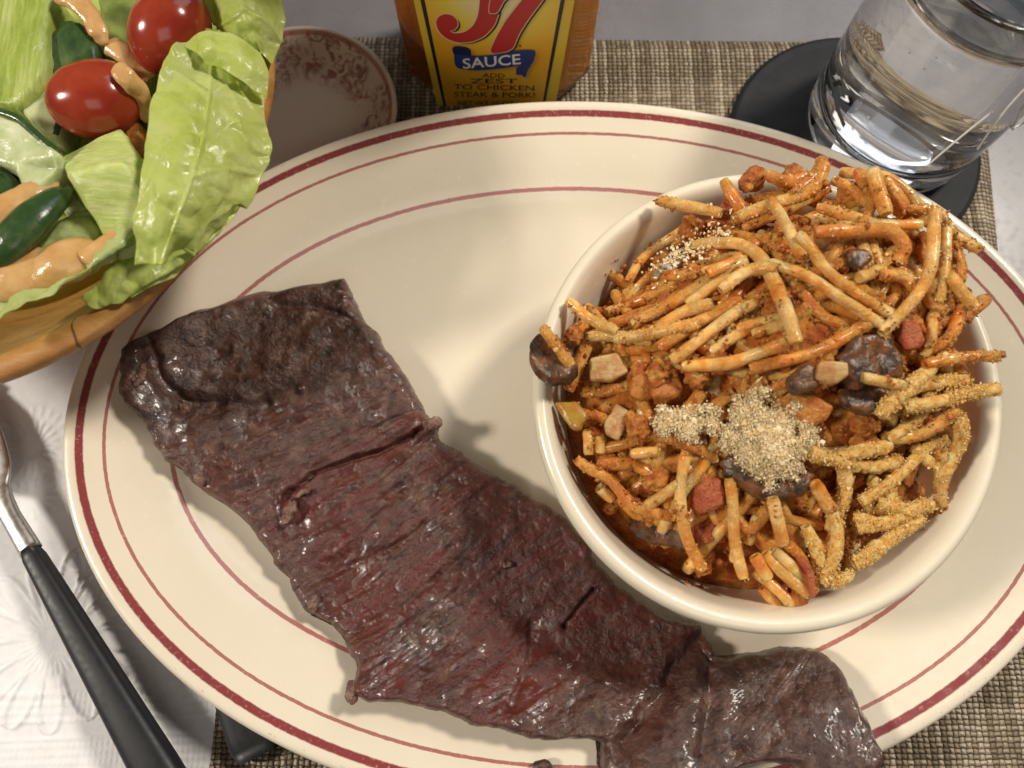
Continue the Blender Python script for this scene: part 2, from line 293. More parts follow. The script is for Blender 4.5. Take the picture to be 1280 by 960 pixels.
# placemat: a thin woven sheet with rolled edges
TL, TR, BR, BL = map(np.array, ((-27., 21.3), (18.45, 20.7), (16.1, -9.), (-28., -9.)))
nu, nv = 90, 60
s, t = np.meshgrid(np.linspace(0, 1, nu), np.linspace(0, 1, nv), indexing='ij')
xy = (BL*(1-s)[..., None]+BR*s[..., None])*(1-t)[..., None]+(TL*(1-s)[..., None]+TR*s[..., None])*t[..., None]
edge = np.minimum(np.minimum(s, 1-s)*nu, np.minimum(t, 1-t)*nv)
z = .22*np.minimum(1, edge*1.0)+.03+.015*vn(np.stack([xy[..., 0]*.4, xy[..., 1]*.4, xy[..., 0]*0], -1))*(edge > 0)
o = obj('placemat', np.concatenate([xy, z[..., None]], -1), gridf(nu, nv), mw.m, uv=xy.reshape(-1, 2))
tag(o, 'brown and beige woven fabric placemat lying under the platter', 'placemat')
# ------------------------------------------------------------------ platter
PX, PY, PA, PB = 2.09, 5.17, 16.05, 11.27
prof = [(1.2, .28), (4.6, .30), (4.9, .02+.25), (5.3, .26), (5.6, .45), (4.3, .85), (2.8, 1.30), (1.2, 1.78), (.35, 1.98), (.06, 2.12), (0, 2.25), (.03, 2.38), (.13, 2.47), (.30, 2.48), (.47, 2.42), (.8, 2.31), (1.18, 2.19), (1.8, 1.98), (2.4, 1.73), (2.92, 1.46), (3.3, 1.24), (3.8, 1.04), (4.4, .92), (5.2, .86), (6.5, .84)]
def platez(x, y):                        # height of the platter's upper surface
    X = np.abs(np.asarray(x)-PX); Y = np.abs(np.asarray(y)-PY); lo = np.zeros_like(X, float); hi = np.full_like(X, PB-.05, float)
    for _ in range(30):
        m = (lo+hi)/2; inside = (X/(PA-m))**2+(Y/(PB-m))**2 < 1; lo = np.where(inside, m, lo); hi = np.where(inside, hi, m)
    up = prof[13:]; return np.interp(lo, [p[0] for p in up], [p[1] for p in up])
def oval_lathe(cx, cy, A, B, prf, na, close_in=True, rot=0, wob=0):
    th = np.linspace(0, 2*math.pi, na, endpoint=False); rings = []; uv = []
    for d, z in prf:
        x = (A-d)*np.cos(th); y = (B-d)*np.sin(th)
        rings.append(np.stack([cx+x*math.cos(rot)-y*math.sin(rot), cy+x*math.sin(rot)+y*math.cos(rot), np.full(na, z)], -1)); uv.append(np.stack([th/6.283, np.full(na, d)], -1))
    return np.array(rings), np.array(uv)
pf = crs(np.array(prof[4:]), 110)
pf = np.concatenate([np.array([(8.5, .30), (6.4, .30), (6.1, .26), (5.9, .26)]), pf])
rg, uv = oval_lathe(PX, PY, PA, PB, pf, 220)
rg[:, :, 2] += .03*vn(np.stack([rg[:, :, 0]*.12, rg[:, :, 1]*.12, rg[:, :, 0]*0], -1))*(pf[:, 1] > .7)[:, None]
# close the well with shrinking rings
inner = [rg[-1]]; uvi = []
c0 = np.array([PX, PY, 0]); extra = []
for k in (.8, .6, .4, .2, 0):
    r = rg[-1].copy(); r[:, :2] = c0[:2]+(r[:, :2]-c0[:2])*k; extra.append(r)
bott = rg[0].copy(); bott[:, :2] = c0[:2]+(bott[:, :2]-c0[:2])*.03
rg = np.concatenate([[bott], rg, extra]); uv = np.concatenate([[uv[0]], uv, [uv[-1]]*5])
nr, na = rg.shape[:2]
plat = obj('platter', rg, gridf(nr, na, False, True), m_plate, uv=uv.reshape(-1, 2))
tag(plat, 'large oval cream platter with three dark red rim stripes under the steak', 'platter')
# ------------------------------------------------------------------ steak
pairs = [((142, 438), (440, 347)), ((152, 500), (457, 392)), ((192, 558), (486, 442)), ((238, 606), (524, 492)), ((298, 658), (545, 525)), ((345, 712), (562, 548)),
         ((385, 762), (603, 580)), ((424, 790), (643, 602)), ((438, 838), (692, 632)), ((448, 872), (727, 668)), ((530, 886), (768, 722)), ((592, 912), (812, 757)),
         ((660, 926), (872, 780)), ((742, 930), (892, 813)), ((756, 975), (942, 814)), ((852, 985), (1000, 811)), ((945, 958), (1040, 816)), ((1025, 972), (1076, 880)), ((1082, 985), (1100, 942))]
NU, NV = 620, 300
L = np.array([[*p[0]] for p in pairs], float); H = np.array([[*p[1]] for p in pairs], float)
def steakpt(q, h=.6):
    p = U(q[:, 0], q[:, 1], 1.6)
    for _ in range(5): p = U(q[:, 0], q[:, 1], platez(p[:, 0], p[:, 1])+h)
    return p
Lw = crs(steakpt(L)[:, :2], NU); Hw = crs(steakpt(H)[:, :2], NU)
uu = np.linspace(0, 1, NU)
arc = np.concatenate([[0], np.cumsum(np.linalg.norm(np.diff((Lw+Hw)/2, axis=0), axis=1))])
dirn = norm(Hw-Lw)
def rag(s, seed): return .17*vn(np.stack([s*.8, s*0+seed, s*0], -1))+.09*vn(np.stack([s*2.1, s*0+seed, s*0], -1))+.05*vn(np.stack([s*6, s*0+seed, s*0], -1))
Lw = Lw+dirn*rag(arc, 3.3)[:, None]; Hw = Hw+dirn*rag(arc, 9.1)[:, None]
vv = np.linspace(0, 1, NV); vv = .5-.5*np.cos(vv*math.pi)*(.35)-(.5-vv)*.65*1.0
vv = (vv-vv[0])/(vv[-1]-vv[0])
XY = Lw[:, None]*(1-vv)[None, :, None]+Hw[:, None]*vv[None, :, None]
# ends bow outwards and are ragged
along = norm(np.gradient((Lw+Hw)/2, axis=0))
sL = np.exp(-arc/1.2); sR = np.exp(-(arc[-1]-arc)/.8)
wv = vv*7
XY -= along[:, None]*(sL[:, None]*(.75*np.sin(vv*math.pi)**.8+.10*vn(np.stack([wv*1.5, wv*0, wv*0], -1)))[None, :])[..., None]
XY += along[:, None]*(sR[:, None]*(.25*np.sin(vv*math.pi)+.10*vn(np.stack([wv*2, wv*0+5, wv*0], -1)))[None, :])[..., None]
wid = np.linalg.norm(Hw-Lw, axis=1)
dv = np.minimum(vv, 1-vv)[None, :]*wid[:, None]
du = np.minimum(arc, arc[-1]-arc)[:, None]+.0*dv
de = np.minimum(dv, du)
rise = np.clip(de/.5, 0, 1); rise = np.sqrt(np.clip(1-(1-rise)**2.2, 0, 1))
A3 = np.repeat(arc[:, None], NV, 1); W3 = vv[None, :]*wid[:, None]
thick = 1.05+.22*vn(np.stack([A3*.22, W3*.22, A3*0], -1))
lump = .17*fbm(np.stack([XY[..., 0]*.55, XY[..., 1]*.55, A3*0], -1), 3)
fibre = .10*fbm(np.stack([A3*2.6+.5*vn(np.stack([A3*.3, W3*.5, A3*0], -1)), W3*.30, A3*0], -1), 4, .55)
fine = .022*fbm(np.stack([XY[..., 0]*4.5, XY[..., 1]*4.5, A3*0+3], -1), 4, .62)
mid = .055*fbm(np.stack([XY[..., 0]*1.8, XY[..., 1]*1.8, A3*0+8], -1), 3)
det = lump+fibre*(.35+.65*np.exp(-((A3-8)/6)**2))+fine+mid
def dpoly(pts):
    p = steakpt(np.array(pts, float), .95)[:, :2]; p = crs(p, 24); best = np.full(XY.shape[:2], 99.)
    for a, b in zip(p[:-1], p[1:]):
        ab = b-a; t_ = np.clip(((XY-a)@ab)/(ab@ab+1e-9), 0, 1); best = np.minimum(best, np.linalg.norm(XY-a-t_[..., None]*ab, axis=-1))
    return best
wig = .05*vn(np.stack([XY[..., 0]*3, XY[..., 1]*3, A3*0], -1))
for pts, dep, wd in [([(358, 622), (400, 590), (450, 572), (485, 560), (530, 538)], .34, .07), ([(182, 425), (196, 465), (226, 497), (290, 502)], .30, .20), ([(226, 505), (270, 515), (330, 505)], .30, .28),
                     ([(882, 786), (850, 835), (822, 880), (780, 930)], .38, .30), ([(742, 738), (722, 760), (705, 782)], .22, .05), ([(880, 800), (888, 850), (880, 940)], .22, .22),
                     ([(250, 642), (330, 618), (370, 590)], .06, .12), ([(340, 690), (430, 650), (500, 610)], .06, .12), ([(400, 725), (480, 690), (560, 645)], .07, .12),
                     ([(330, 360), (345, 380), (400, 385), (440, 400)], .14, .12), ([(640, 880), (660, 830), (665, 780)], .10, .12), ([(880, 815), (900, 830), (960, 825)], .16, .10)]:
    det -= dep*np.exp(-((dpoly(pts)+wig*1.1)/wd)**2)
for (x, y), h_, r_ in [((541, 533), .42, .42), ((362, 640), .30, .22), ((372, 622), .25, .2), ((375, 487), .22, .10), ((290, 512), .25, .35), ((434, 352), .30, .25), ((450, 870), .2, .4), ((632, 705), .14, .12)]:
    c_ = steakpt(np.array([[x, y]], float), 1.0)[0, :2]; det += h_*np.exp(-(np.linalg.norm(XY-c_, axis=-1)/r_)**2)
inn = .10*np.clip(1-dv/.14, 0, 1)**1.3
XYs = XY+dirn[:, None]*(inn*np.where(vv[None, :] < .5, 1, -1))[..., None]
fl = dpoly([(905, 800), (868, 860), (840, 920), (830, 960)]); det += .22*np.exp(-(fl/.9)**2)
pz = platez(XY[..., 0], XY[..., 1])
Z = pz+.03+np.maximum(rise*(thick+det), 0)
top = np.concatenate([XYs, Z[..., None]], -1)
# rim curls slightly outward, then a flat underside
bot = np.concatenate([XY[::10, ::10], (pz[::10, ::10]+.02)[..., None]], -1)
eu = np.clip(de/1.5, 0, 1)
F = gridf(NU, NV)
steak = obj('steak', top, F, m_steak, uv=np.stack([A3/arc[-1], np.clip(de/6.0, 0, 1)], -1).reshape(-1, 2))
tag(steak, 'long seared skirt steak with dark red brown grain lying across the platter', 'steak')
b_ = obj('underside', bot, gridf(*bot.shape[:2])[:, ::-1], m_steak, steak)
# ------------------------------------------------------------------ generic small solids
def ico(sub):
    bm = bmesh.new(); bmesh.ops.create_icosphere(bm, subdivisions=sub, radius=1); V = np.array([v.co[:] for v in bm.verts]); F = np.array([[v.index for v in f.verts] for f in bm.faces]); bm.free(); return V, F
I5, I4, I3, I2, I1 = ico(5), ico(4), ico(3), ico(2), ico(1)
def rot3(rx, ry, rz):
    from mathutils import Euler
    return np.array(Euler((R(rx), R(ry), R(rz))).to_matrix())
def blobv(c, size, rot=(0, 0, 0), sq=2.0, amp=.12, freq=1.5, base=I4, seed=0, amp2=.04):
    V, F = base; p = V.copy()
    r = (np.abs(p)**sq).sum(1)**(1/sq); p = p/r[:, None]
    p = p*np.array(size); q = p+seed*11.7
    p = p+V*(amp*fbm(q*freq, 3)[:, None]+amp2*fbm(q*freq*4, 3)[:, None])
    return p@rot3(*rot).T+np.array(c), F
def blob(name, c, size, mat, parent=None, **kw):
    V, F = blobv(c, size, **kw); return obj(name, V, F, mat, parent)
def prism(name, poly, depth, mat, bev=.12, parent=None, lean=(0, 0), noise=.04, seed=0, cuts=3):
    # chunk cut from a vegetable: an outline (points in cm) with depth below it, edges rounded
    poly = np.array(poly, float); bm = bmesh.new(); n = len(poly)
    a = [bm.verts.new(p) for p in poly]; b = [bm.verts.new(p+np.array([lean[0], lean[1], -depth])) for p in poly]
    bm.faces.new(a); bm.faces.new(b[::-1])
    for i in range(n): bm.faces.new([a[i], b[i], b[(i+1) % n], a[(i+1) % n]])
    bmesh.ops.recalc_face_normals(bm, faces=bm.faces)
    bmesh.ops.bevel(bm, geom=bm.edges[:], offset=bev, segments=3, profile=.6, affect='EDGES', clamp_overlap=True)
    bmesh.ops.triangulate(bm, faces=bm.faces)
    for _ in range(cuts): 
        es = [e for e in bm.edges if e.calc_length() > .22]
        if es: bmesh.ops.subdivide_edges(bm, edges=es, cuts=1); bmesh.ops.triangulate(bm, faces=bm.faces)
    V = np.array([v.co[:] for v in bm.verts]); d = np.stack([fbm(V*1.2+seed+k*31.3, 3) for k in range(3)], -1)
    d2 = np.stack([fbm(V*5+seed+k*31.3, 2) for k in range(3)], -1)
    V = V+noise*2*d+noise*.6*d2
    for v, c in zip(bm.verts, V): v.co = c
    return fromme(name, bm, mat, parent)
def tube(path, rad, n=10, caps=True, flatten=None):
    path = np.asarray(path, float); m = len(path); T = norm(np.gradient(path, axis=0)); rad = np.broadcast_to(rad, (m,))
    ref = np.tile([0.03, .02, 1.0], (m, 1)); N = norm(np.cross(T, ref)); B = np.cross(N, T)
    th = np.linspace(0, 2*math.pi, n, endpoint=False)
    V = path[:, None]+rad[:, None, None]*(np.cos(th)[None, :, None]*N[:, None]+np.sin(th)[None, :, None]*B[:, None]*(1 if flatten is None else flatten))
    F = gridf(m, n, False, True).tolist(); V = V.reshape(-1, 3)
    if caps: F += [list(range(n))[::-1], list(range((m-1)*n, m*n))]
    return V, F
m_fat = flesh('meat_fat', [(.3, (.09, .035, .026)), (.5, (.20, .105, .078)), (.7, (.34, .22, .17))], 3.0, (.12, .3), .3, (.004, .002, .001), 1.0, dist=.001)
for (x, y), sz, rz in [((365, 642), (.15, .36, .12), -28), ((378, 620), (.30, .10, .10), 25), ((541, 532), (.30, .17, .16), 22), ((176, 470), (.16, .34, .12), -15), ((228, 512), (.22, .14, .10), 30), ((255, 600), (.14, .22, .1), 10), ((392, 752), (.12, .24, .1), 5), ((440, 862), (.2, .3, .12), 0), ((634, 706), (.17, .10, .08), 30)]:
    fx_ = steakpt(np.array([[x, y]], float), 1.0)[0]; ii = np.argmin(np.linalg.norm(XY.reshape(-1, 2)-fx_[:2], axis=1)); blob('fat_flap', (fx_[0], fx_[1], Z.ravel()[ii]+.02), sz, m_fat, steak, rot=(0, 0, rz), amp=.16, freq=3.0, amp2=.05, seed=x)
# ------------------------------------------------------------------ ceramic bowl of spaghetti
BX, BY, BA, BB, BROT = 6.98, 5.30, 6.30, 6.60, -.65
RIMZ = 5.5
bprof = [(3.6, .95), (2.6, .95), (2.35, .88), (2.2, .92), (2.05, 1.15), (1.35, 1.75), (.85, 2.6), (.5, 3.6), (.25, 4.5), (.10, 4.95), (0, 5.22), (.03, 5.42), (.16, 5.52), (.32, 5.5), (.46, 5.36), (.58, 5.1), (.75, 4.5), (1.0, 3.6), (1.4, 2.7), (2.1, 2.0), (3.2, 1.65), (4.6, 1.55), (6.15, 1.53)]
bp = crs(np.array(bprof), 120); rg, uv = oval_lathe(BX, BY, BA, BB, bp, 160, rot=BROT)
sbowl = obj('casserole_bowl', rg, gridf(len(bp), 160, False, True), m_bowl, uv=uv.reshape(-1, 2))
tag(sbowl, 'cream ceramic bowl heaped with spaghetti standing on the platter', 'bowl')
ctl = [(1040, 320, 8.0), (1000, 420, 7.8), (900, 360, 7.0), (860, 430, 6.7), (760, 420, 5.7), (690, 450, 5.9), (700, 500, 5.4), (740, 560, 4.8), (780, 640, 4.2), (860, 700, 4.0), (970, 735, 4.5), (900, 600, 5.2), (960, 555, 6.0),
       (1060, 640, 4.7), (1150, 580, 5.0), (1180, 500, 5.9), (1235, 480, 6.3), (1100, 470, 6.9), (1200, 420, 6.7), (1180, 320, 7.0), (1110, 225, 7.0), (1000, 225, 6.4), (900, 250, 5.8), (830, 320, 4.6), (765, 380, 4.4), (1190, 640, 3.6), (820, 520, 5.8)]
cw = np.array([U(a, b, c) for a, b, c in ctl])
def heap(x, y):
    d2 = (np.asarray(x)[..., None]-cw[:, 0])**2+(np.asarray(y)[..., None]-cw[:, 1])**2; wt = 1/(d2+.35)**1.6
    return (wt*cw[:, 2]).sum(-1)/wt.sum(-1)
def onheap(px, py, off=0.0):
    px = np.asarray(px, float); py = np.asarray(py, float); p = U(px, py, np.full(px.shape, 5.5))
    for _ in range(8): p = U(px, py, heap(p[..., 0], p[..., 1])+off)
    return p
# sauce and small mince filling the bowl below the strands
th = np.linspace(0, 2*math.pi, 220, endpoint=False); rho = np.linspace(.02, 1, 110)
RH, TH = np.meshgrid(rho, th, indexing='ij'); ax, by = (BA-.85)*RH*np.cos(TH), (BB-.85)*RH*np.sin(TH)
X = BX+ax*math.cos(BROT)-by*math.sin(BROT); Y = BY+ax*math.sin(BROT)+by*math.cos(BROT)
hz = heap(X, Y)-.16; k = np.clip((RH-.72)/.28, 0, 1)**1.5; Z = hz*(1-k)+np.minimum(hz, 3.2)*k
q = np.stack([X, Y, Z*0], -1); Z = Z+.22*fbm(q*1.3, 3)+.12*fbm(q*3.5+9, 3)+.05*fbm(q*9, 2)
spag = thing('spaghetti_casserole', (BX, BY, 1.6), 'baked spaghetti in orange tomato sauce with toasted crumbs heaped in the cream bowl', 'spaghetti')
obj('sauce', np.stack([X, Y, Z], -1), gridf(110, 220, False, True), m_sauce, spag)
A_ = lambda *p: [(660+x/2.1333, 190+y/2.1333) for x, y in p]
B_ = lambda *p: [(660+x/2.1333, 440+y/2.1333) for x, y in p]
traced = [  # px polyline, lift, sauced?, crumb density
 (A_((345, 130), (430, 150), (505, 170)), .75, 0, .15), (A_((100, 385), (160, 435), (240, 475)), .45, 0, .3), (A_((35, 462), (75, 520), (112, 575)), .75, 1, .2),
 (A_((200, 430), (300, 390), (390, 350)), .05, 1, .1), (A_((290, 450), (380, 395), (500, 320), (590, 290)), .25, 0, .1), (A_((320, 500), (420, 435), (505, 405)), .22, 0, .1),
 (A_((350, 520), (450, 452), (560, 395)), .05, 1, .1), (A_((390, 545), (480, 480), (580, 415), (640, 385)), .22, 0, .06), (A_((410, 565), (540, 555), (640, 520), (700, 500)), .32, 0, .06),
 (A_((440, 262), (560, 255), (635, 305), (690, 400), (725, 505)), .55, 0, .12), (A_((655, 130), (690, 200), (735, 298)), .45, 0, .08), (A_((655, 295), (750, 325), (850, 390), (955, 450)), .5, 0, .2),
 (A_((725, 220), (790, 290), (880, 360), (985, 430)), .55, 0, .15), (A_((770, 150), (870, 175), (950, 190), (1050, 190)), .45, 0, .3), (A_((760, 228), (860, 222), (950, 220), (992, 262), (985, 300)), .4, 1, .15),
 (A_((1092, 155), (1068, 270), (1030, 370), (945, 470)), .55, 0, .12), (A_((915, 55), (930, 110), (945, 165)), .5, 0, .08), (A_((525, 75), (560, 130), (600, 180)), .3, 1, .15), (A_((540, 182), (640, 140), (740, 100), (795, 35)), .5, 0, .4),
 (A_((560, 215), (690, 160), (800, 100)), .3, 1, .2), (A_((955, 65), (990, 110), (1015, 150)), .4, 1, .3), (A_((1115, 205), (1110, 290), (1090, 400)), .35, 0, .5), (A_((1110, 320), (1150, 370), (1190, 405)), .45, 0, .2),
 (A_((1170, 430), (1140, 500), (1060, 545)), .3, 1, .15), (A_((1250, 545), (1160, 545), (1060, 565)), .5, 1, .5), (A_((880, 600), (940, 615), (1000, 630)), .5, 0, .15), (A_((505, 372), (580, 315), (660, 300)), .4, 0, .5),
 (A_((570, 460), (640, 440), (700, 430)), .1, 0, .05), (A_((600, 490), (660, 470), (720, 455)), .12, 0, .05), (A_((470, 540), (540, 500), (610, 470)), .05, 0, .05), (A_((600, 572), (760, 520), (900, 450)), .2, 1, .05),
 (A_((1085, 420), (1075, 490), (1050, 545)), .25, 0, .1), (A_((540, 215), (600, 232), (680, 222)), .2, 1, .2), (A_((820, 60), (870, 90), (905, 130)), .3, 0, .3), (A_((640, 70), (700, 92), (745, 70)), .15, 1, .5),
 (A_((1000, 255), (940, 310), (880, 335)), .25, 0, .4), (A_((240, 505), (330, 495), (440, 470)), .25, 0, .5), (A_((930, 340), (1000, 340), (1035, 365)), .3, 0, .6), (A_((150, 490), (240, 492), (330, 512)), .2, 0, .5),
 (A_((700, 115), (760, 60), (785, 25)), .55, 1, .6), (A_((1030, 150), (1100, 155), (1130, 215)), .2, 1, .7), (A_((870, 60), (900, 150), (870, 200)), .2, 1, .3), (A_((470, 330), (560, 290), (620, 240)), .1, 1, .2),
 (A_((720, 430), (800, 400), (870, 420)), .05, 1, .05), (A_((740, 370), (800, 440), (860, 450)), .0, 1, .05), (A_((1050, 250), (1085, 330), (1130, 350)), .1, 1, .2), (A_((860, 130), (960, 120), (1020, 170)), .1, 1, .3),
 (A_((430, 420), (500, 370), (560, 345)), .05, 0, .05), (A_((560, 440), (620, 400), (660, 350)), .12, 0, .05), (A_((1090, 330), (1080, 390), (1120, 420)), .2, 0, .3), (A_((620, 210), (660, 260), (690, 340)), .1, 0, .05),
 (B_((140, 280), (210, 340), (280, 420), (400, 450)), .35, 1, .04), (B_((432, 270), (415, 380), (430, 490), (465, 592)), .5, 0, .3), (B_((530, 340), (550, 450), (570, 540), (585, 605)), .45, 0, .04), (B_((632, 385), (650, 460), (662, 518)), .5, 0, .06),
 (B_((310, 408), (360, 375), (405, 345)), .4, 0, .05), (B_((265, 275), (350, 265)), .3, 0, .1), (B_((148, 200), (158, 275)), .25, 0, .02), (B_((180, 225), (186, 272)), .2, 0, .02), (B_((635, 530), (700, 605), (745, 660)), .55, 0, .02),
 (B_((600, 580), (660, 630), (715, 688)), .4, 0, .02), (B_((660, 525), (710, 570), (732, 605)), .6, 0, .02), (B_((690, 520), (735, 570), (765, 650)), .5, 1, .1), (B_((615, 555), (655, 615)), .45, 0, .02), (B_((628, 625), (660, 660), (690, 690)), .2, 0, 0),
 (B_((755, 350), (790, 410), (812, 442)), .4, 0, .05), (B_((760, 262), (840, 290), (920, 305), (990, 285)), .4, 0, 1.4), (B_((935, 185), (990, 125), (1075, 45)), .55, 0, 1.6), (B_((1000, 150), (1100, 130), (1180, 108), (1260, 98)), .5, 0, 1.5),
 (B_((950, 222), (1060, 212), (1140, 160)), .3, 0, .3), (B_((885, 385), (980, 330), (1060, 262), (1120, 240)), .45, 0, .8), (B_((1090, 250), (1095, 340), (1098, 430)), .45, 0, .6), (B_((870, 482), (960, 462), (1050, 412)), .3, 0, .9),
 (B_((800, 400), (825, 480), (822, 560), (790, 610)), .45, 0, 1.6), (B_((850, 310), (835, 400), (800, 480)), .3, 0, 1.3), (B_((560, 440), (600, 470), (645, 415)), .1, 1, .05), (B_((860, 562), (940, 512), (1045, 442)), .4, 0, 1.7),
 (B_((960, 240), (880, 262), (800, 282)), .2, 1, 1.0), (B_((855, 432), (890, 440), (930, 455)), .25, 0, 1.0), (B_((545, 510), (552, 572)), .1, 0, 0), (B_((582, 505), (605, 430)), .15, 0, 0), (B_((190, 362), (220, 388)), .2, 0, 0),
 (B_((1010, 95), (1090, 85), (1170, 80)), .35, 0, 1.6), (B_((1120, 160), (1130, 230), (1080, 330)), .3, 0, 1.7), (B_((1040, 250), (1080, 290), (1120, 300)), .45, 0, 1.5), (B_((770, 560), (800, 600), (850, 590)), .3, 0, 1.6), (B_((240, 330), (300, 300), (350, 310)), .05, 1, .05),
 (B_((340, 240), (420, 250), (500, 280)), .1, 1, .3), (B_((700, 430), (720, 520), (700, 570)), .05, 1, .05), (B_((470, 300), (500, 400), (510, 480)), .0, 1, .05), (B_((900, 330), (960, 380), (1000, 440)), .15, 0, .8), (B_((930, 400), (1000, 420), (1070, 400)), .25, 0, 1.2),
 (B_((740, 470), (770, 530), (780, 590)), .3, 0, 1.1), (B_((1060, 120), (1020, 190), (950, 240)), .3, 0, 1.3)]
for i in range(150):                      # strands lying lower in the heap
    while True:
        a, b = rng.uniform(0, 2*math.pi), math.sqrt(rng.uniform(0, 1)); x = BX+(BA-1.6)*b*math.cos(a); y = BY+.4+(BB-1.5)*b*math.sin(a)
        break
    an = rng.normal(R(40), R(55)); ln = rng.uniform(1.1, 2.3); bend = rng.normal(0, .4)
    t_ = np.linspace(-1, 1, 4); pts = np.stack([x+ln*t_*math.cos(an)-bend*t_**2*math.sin(an), y+ln*t_*math.sin(an)+bend*t_**2*math.cos(an)], -1)
    r_ = np.hypot(pts[:, 0]-BX, (pts[:, 1]-BY))
    if r_.max() > 5.6: continue
    traced.append((np.concatenate([pts, (heap(pts[:, 0], pts[:, 1])-rng.uniform(.05, .42))[:, None]], -1), None, 1 if rng.random() < .7 else 0, .06))
for i in range(46):                      # strands crowding the far right side of the heap
    q = A_((rng.uniform(900, 1170), rng.uniform(90, 540)))[0]; p = onheap(np.array(q[0]), np.array(q[1]), rng.uniform(-.30, .08)); an = rng.normal(R(70), R(60)); ln = rng.uniform(.8, 1.6); bend = rng.normal(0, .35); t_ = np.linspace(-1, 1, 4)
    pts = np.stack([p[0]+ln*t_*math.cos(an)-bend*t_**2*math.sin(an), p[1]+ln*t_*math.sin(an)+bend*t_**2*math.cos(an)], -1)
    if (((pts[:, 0]-BX)/6.2)**2+((pts[:, 1]-BY)/6.5)**2).max() > 1.0: continue
    traced.append((np.concatenate([pts, (heap(pts[:, 0], pts[:, 1])+p[2]-heap(p[0:1], p[1:2])-.05)[:, None]], -1), None, i % 2, .1))
for i in range(26):                      # short strands filling the hollow at the lower left
    q = B_((rng.uniform(170, 520), rng.uniform(230, 560)))[0]; p = onheap(np.array(q[0]), np.array(q[1]), rng.uniform(-.25, .12)); an = rng.normal(R(-55), R(50)); ln = rng.uniform(.6, 1.3); bend = rng.normal(0, .3); t_ = np.linspace(-1, 1, 4)
    pts = np.stack([p[0]+ln*t_*math.cos(an)-bend*t_**2*math.sin(an), p[1]+ln*t_*math.sin(an)+bend*t_**2*math.cos(an)], -1)
    if np.hypot(pts[:, 0]-BX, pts[:, 1]-BY).max() > 5.25: continue
    traced.append((np.concatenate([pts, (heap(pts[:, 0], pts[:, 1])+p[2]-heap(p[0:1], p[1:2])-.05)[:, None]], -1), None, i % 3 != 0, .04))
grit = []; crumb_spots = []                        # (position, normal-ish, size, toasted)
for k, (pl, lift, sauced, cd) in enumerate(traced):
    if lift is None: c = np.asarray(pl)
    else:
        q = np.array(pl); q = crs(q, 9); c = onheap(q[:, 0], q[:, 1], lift)
        c[:, 2] = .5*c[:, 2]+.5*np.linspace(c[0, 2], c[-1, 2], len(c))
        c = U(q[:, 0], q[:, 1], c[:, 2])
    n_ = int(np.clip(np.linalg.norm(np.diff(c, axis=0), axis=1).sum()*9, 10, 44)); path = crs(c, n_); sp_ = np.arange(n_)*.11; path = path+.16*np.stack([vn(np.stack([sp_*.55, sp_*0+k*7.7, sp_*0+q_*5], -1)) for q_ in range(3)], -1)
    rr = rng.uniform(.142, .182)*(1+.10*vn(np.stack([np.arange(n_)*.16, np.full(n_, k*3.1), np.zeros(n_)], -1)))
    rr[0] *= .80; rr[-1] *= .80
    crust = cd > .7; ns = 22 if crust else 12
    if crust: path = crs(path, n_*2); rr = np.interp(np.linspace(0, 1, n_*2), np.linspace(0, 1, n_), rr); n_ *= 2
    Vt, Ft = tube(path, rr, ns); d = norm(Vt-np.repeat(path, ns, 0)); bumpy = .010*fbm(Vt*2.2+k, 2)+(.035 if sauced else .010)*np.maximum(fbm(Vt*3+k*2, 2), 0)
    if crust: m_ = np.clip(fbm(Vt*1.3+k*3, 3)*3.5+.35, 0, 1); bumpy = bumpy+m_*(.035+.06*fbm(Vt*7+k, 3)+.035*vn(Vt*16))
    Vt = Vt+d*bumpy[:, None]
    obj('pasta_strand', Vt, Ft, m_crust if crust else m_pasta[sauced], spag)
    if not crust:                        # bits of minced sauce clinging to the strand
        ng = int(n_*5.0); gi = rng.integers(0, n_, ng); ga = rng.uniform(-.5, math.pi+.5, ng); gT = norm(np.gradient(path, axis=0))[gi]; gN = norm(np.cross(gT, np.array([.03, .02, 1]))); gB = np.cross(gN, gT)
        gp_ = path[gi]+(np.cos(ga)[:, None]*gN+np.sin(ga)[:, None]*gB)*(rr[gi]*.96)[:, None]+rng.normal(0, .02, (ng, 3)); gk = fbm(gp_*1.15+50, 3) > (-.02 if sauced else .10)
        grit.append(np.concatenate([gp_[gk], (rng.gamma(1.6, .013, gk.sum())+.010)[:, None]], 1))
    ncr = int(cd*(200 if cd < .5 else 250)*np.linalg.norm(np.diff(path, axis=0), axis=1).sum())+6
    pi = rng.integers(0, n_, ncr); th_ = rng.normal(math.pi/2, .9 if cd < .8 else 1.25, ncr); T = norm(np.gradient(path, axis=0))[pi]
    N = norm(np.cross(T, np.array([.03, .02, 1]))); Bv = np.cross(N, T); dd = np.cos(th_)[:, None]*N+np.sin(th_)[:, None]*Bv
    tt = rng.uniform(-.5, .5, ncr)[:, None]*T*.1
    heapup = rng.uniform(.0, .07, ncr) if cd > .7 else rng.uniform(-.01, .03, ncr)
    cpos = path[pi]+tt+dd*rr[pi][:, None]; keep = fbm(cpos*1.6+5, 3) > (.02 if cd < .5 else -.12)
    pi, tt, dd, heapup = pi[keep], tt[keep], dd[keep], heapup[keep]; ncr = int(keep.sum())
    crumb_spots.append(np.concatenate([path[pi]+tt+dd*(rr[pi]+heapup)[:, None], (rng.gamma(1.5, .0052 if cd < .5 else .0056, ncr)+.005)[:, None]], 1))
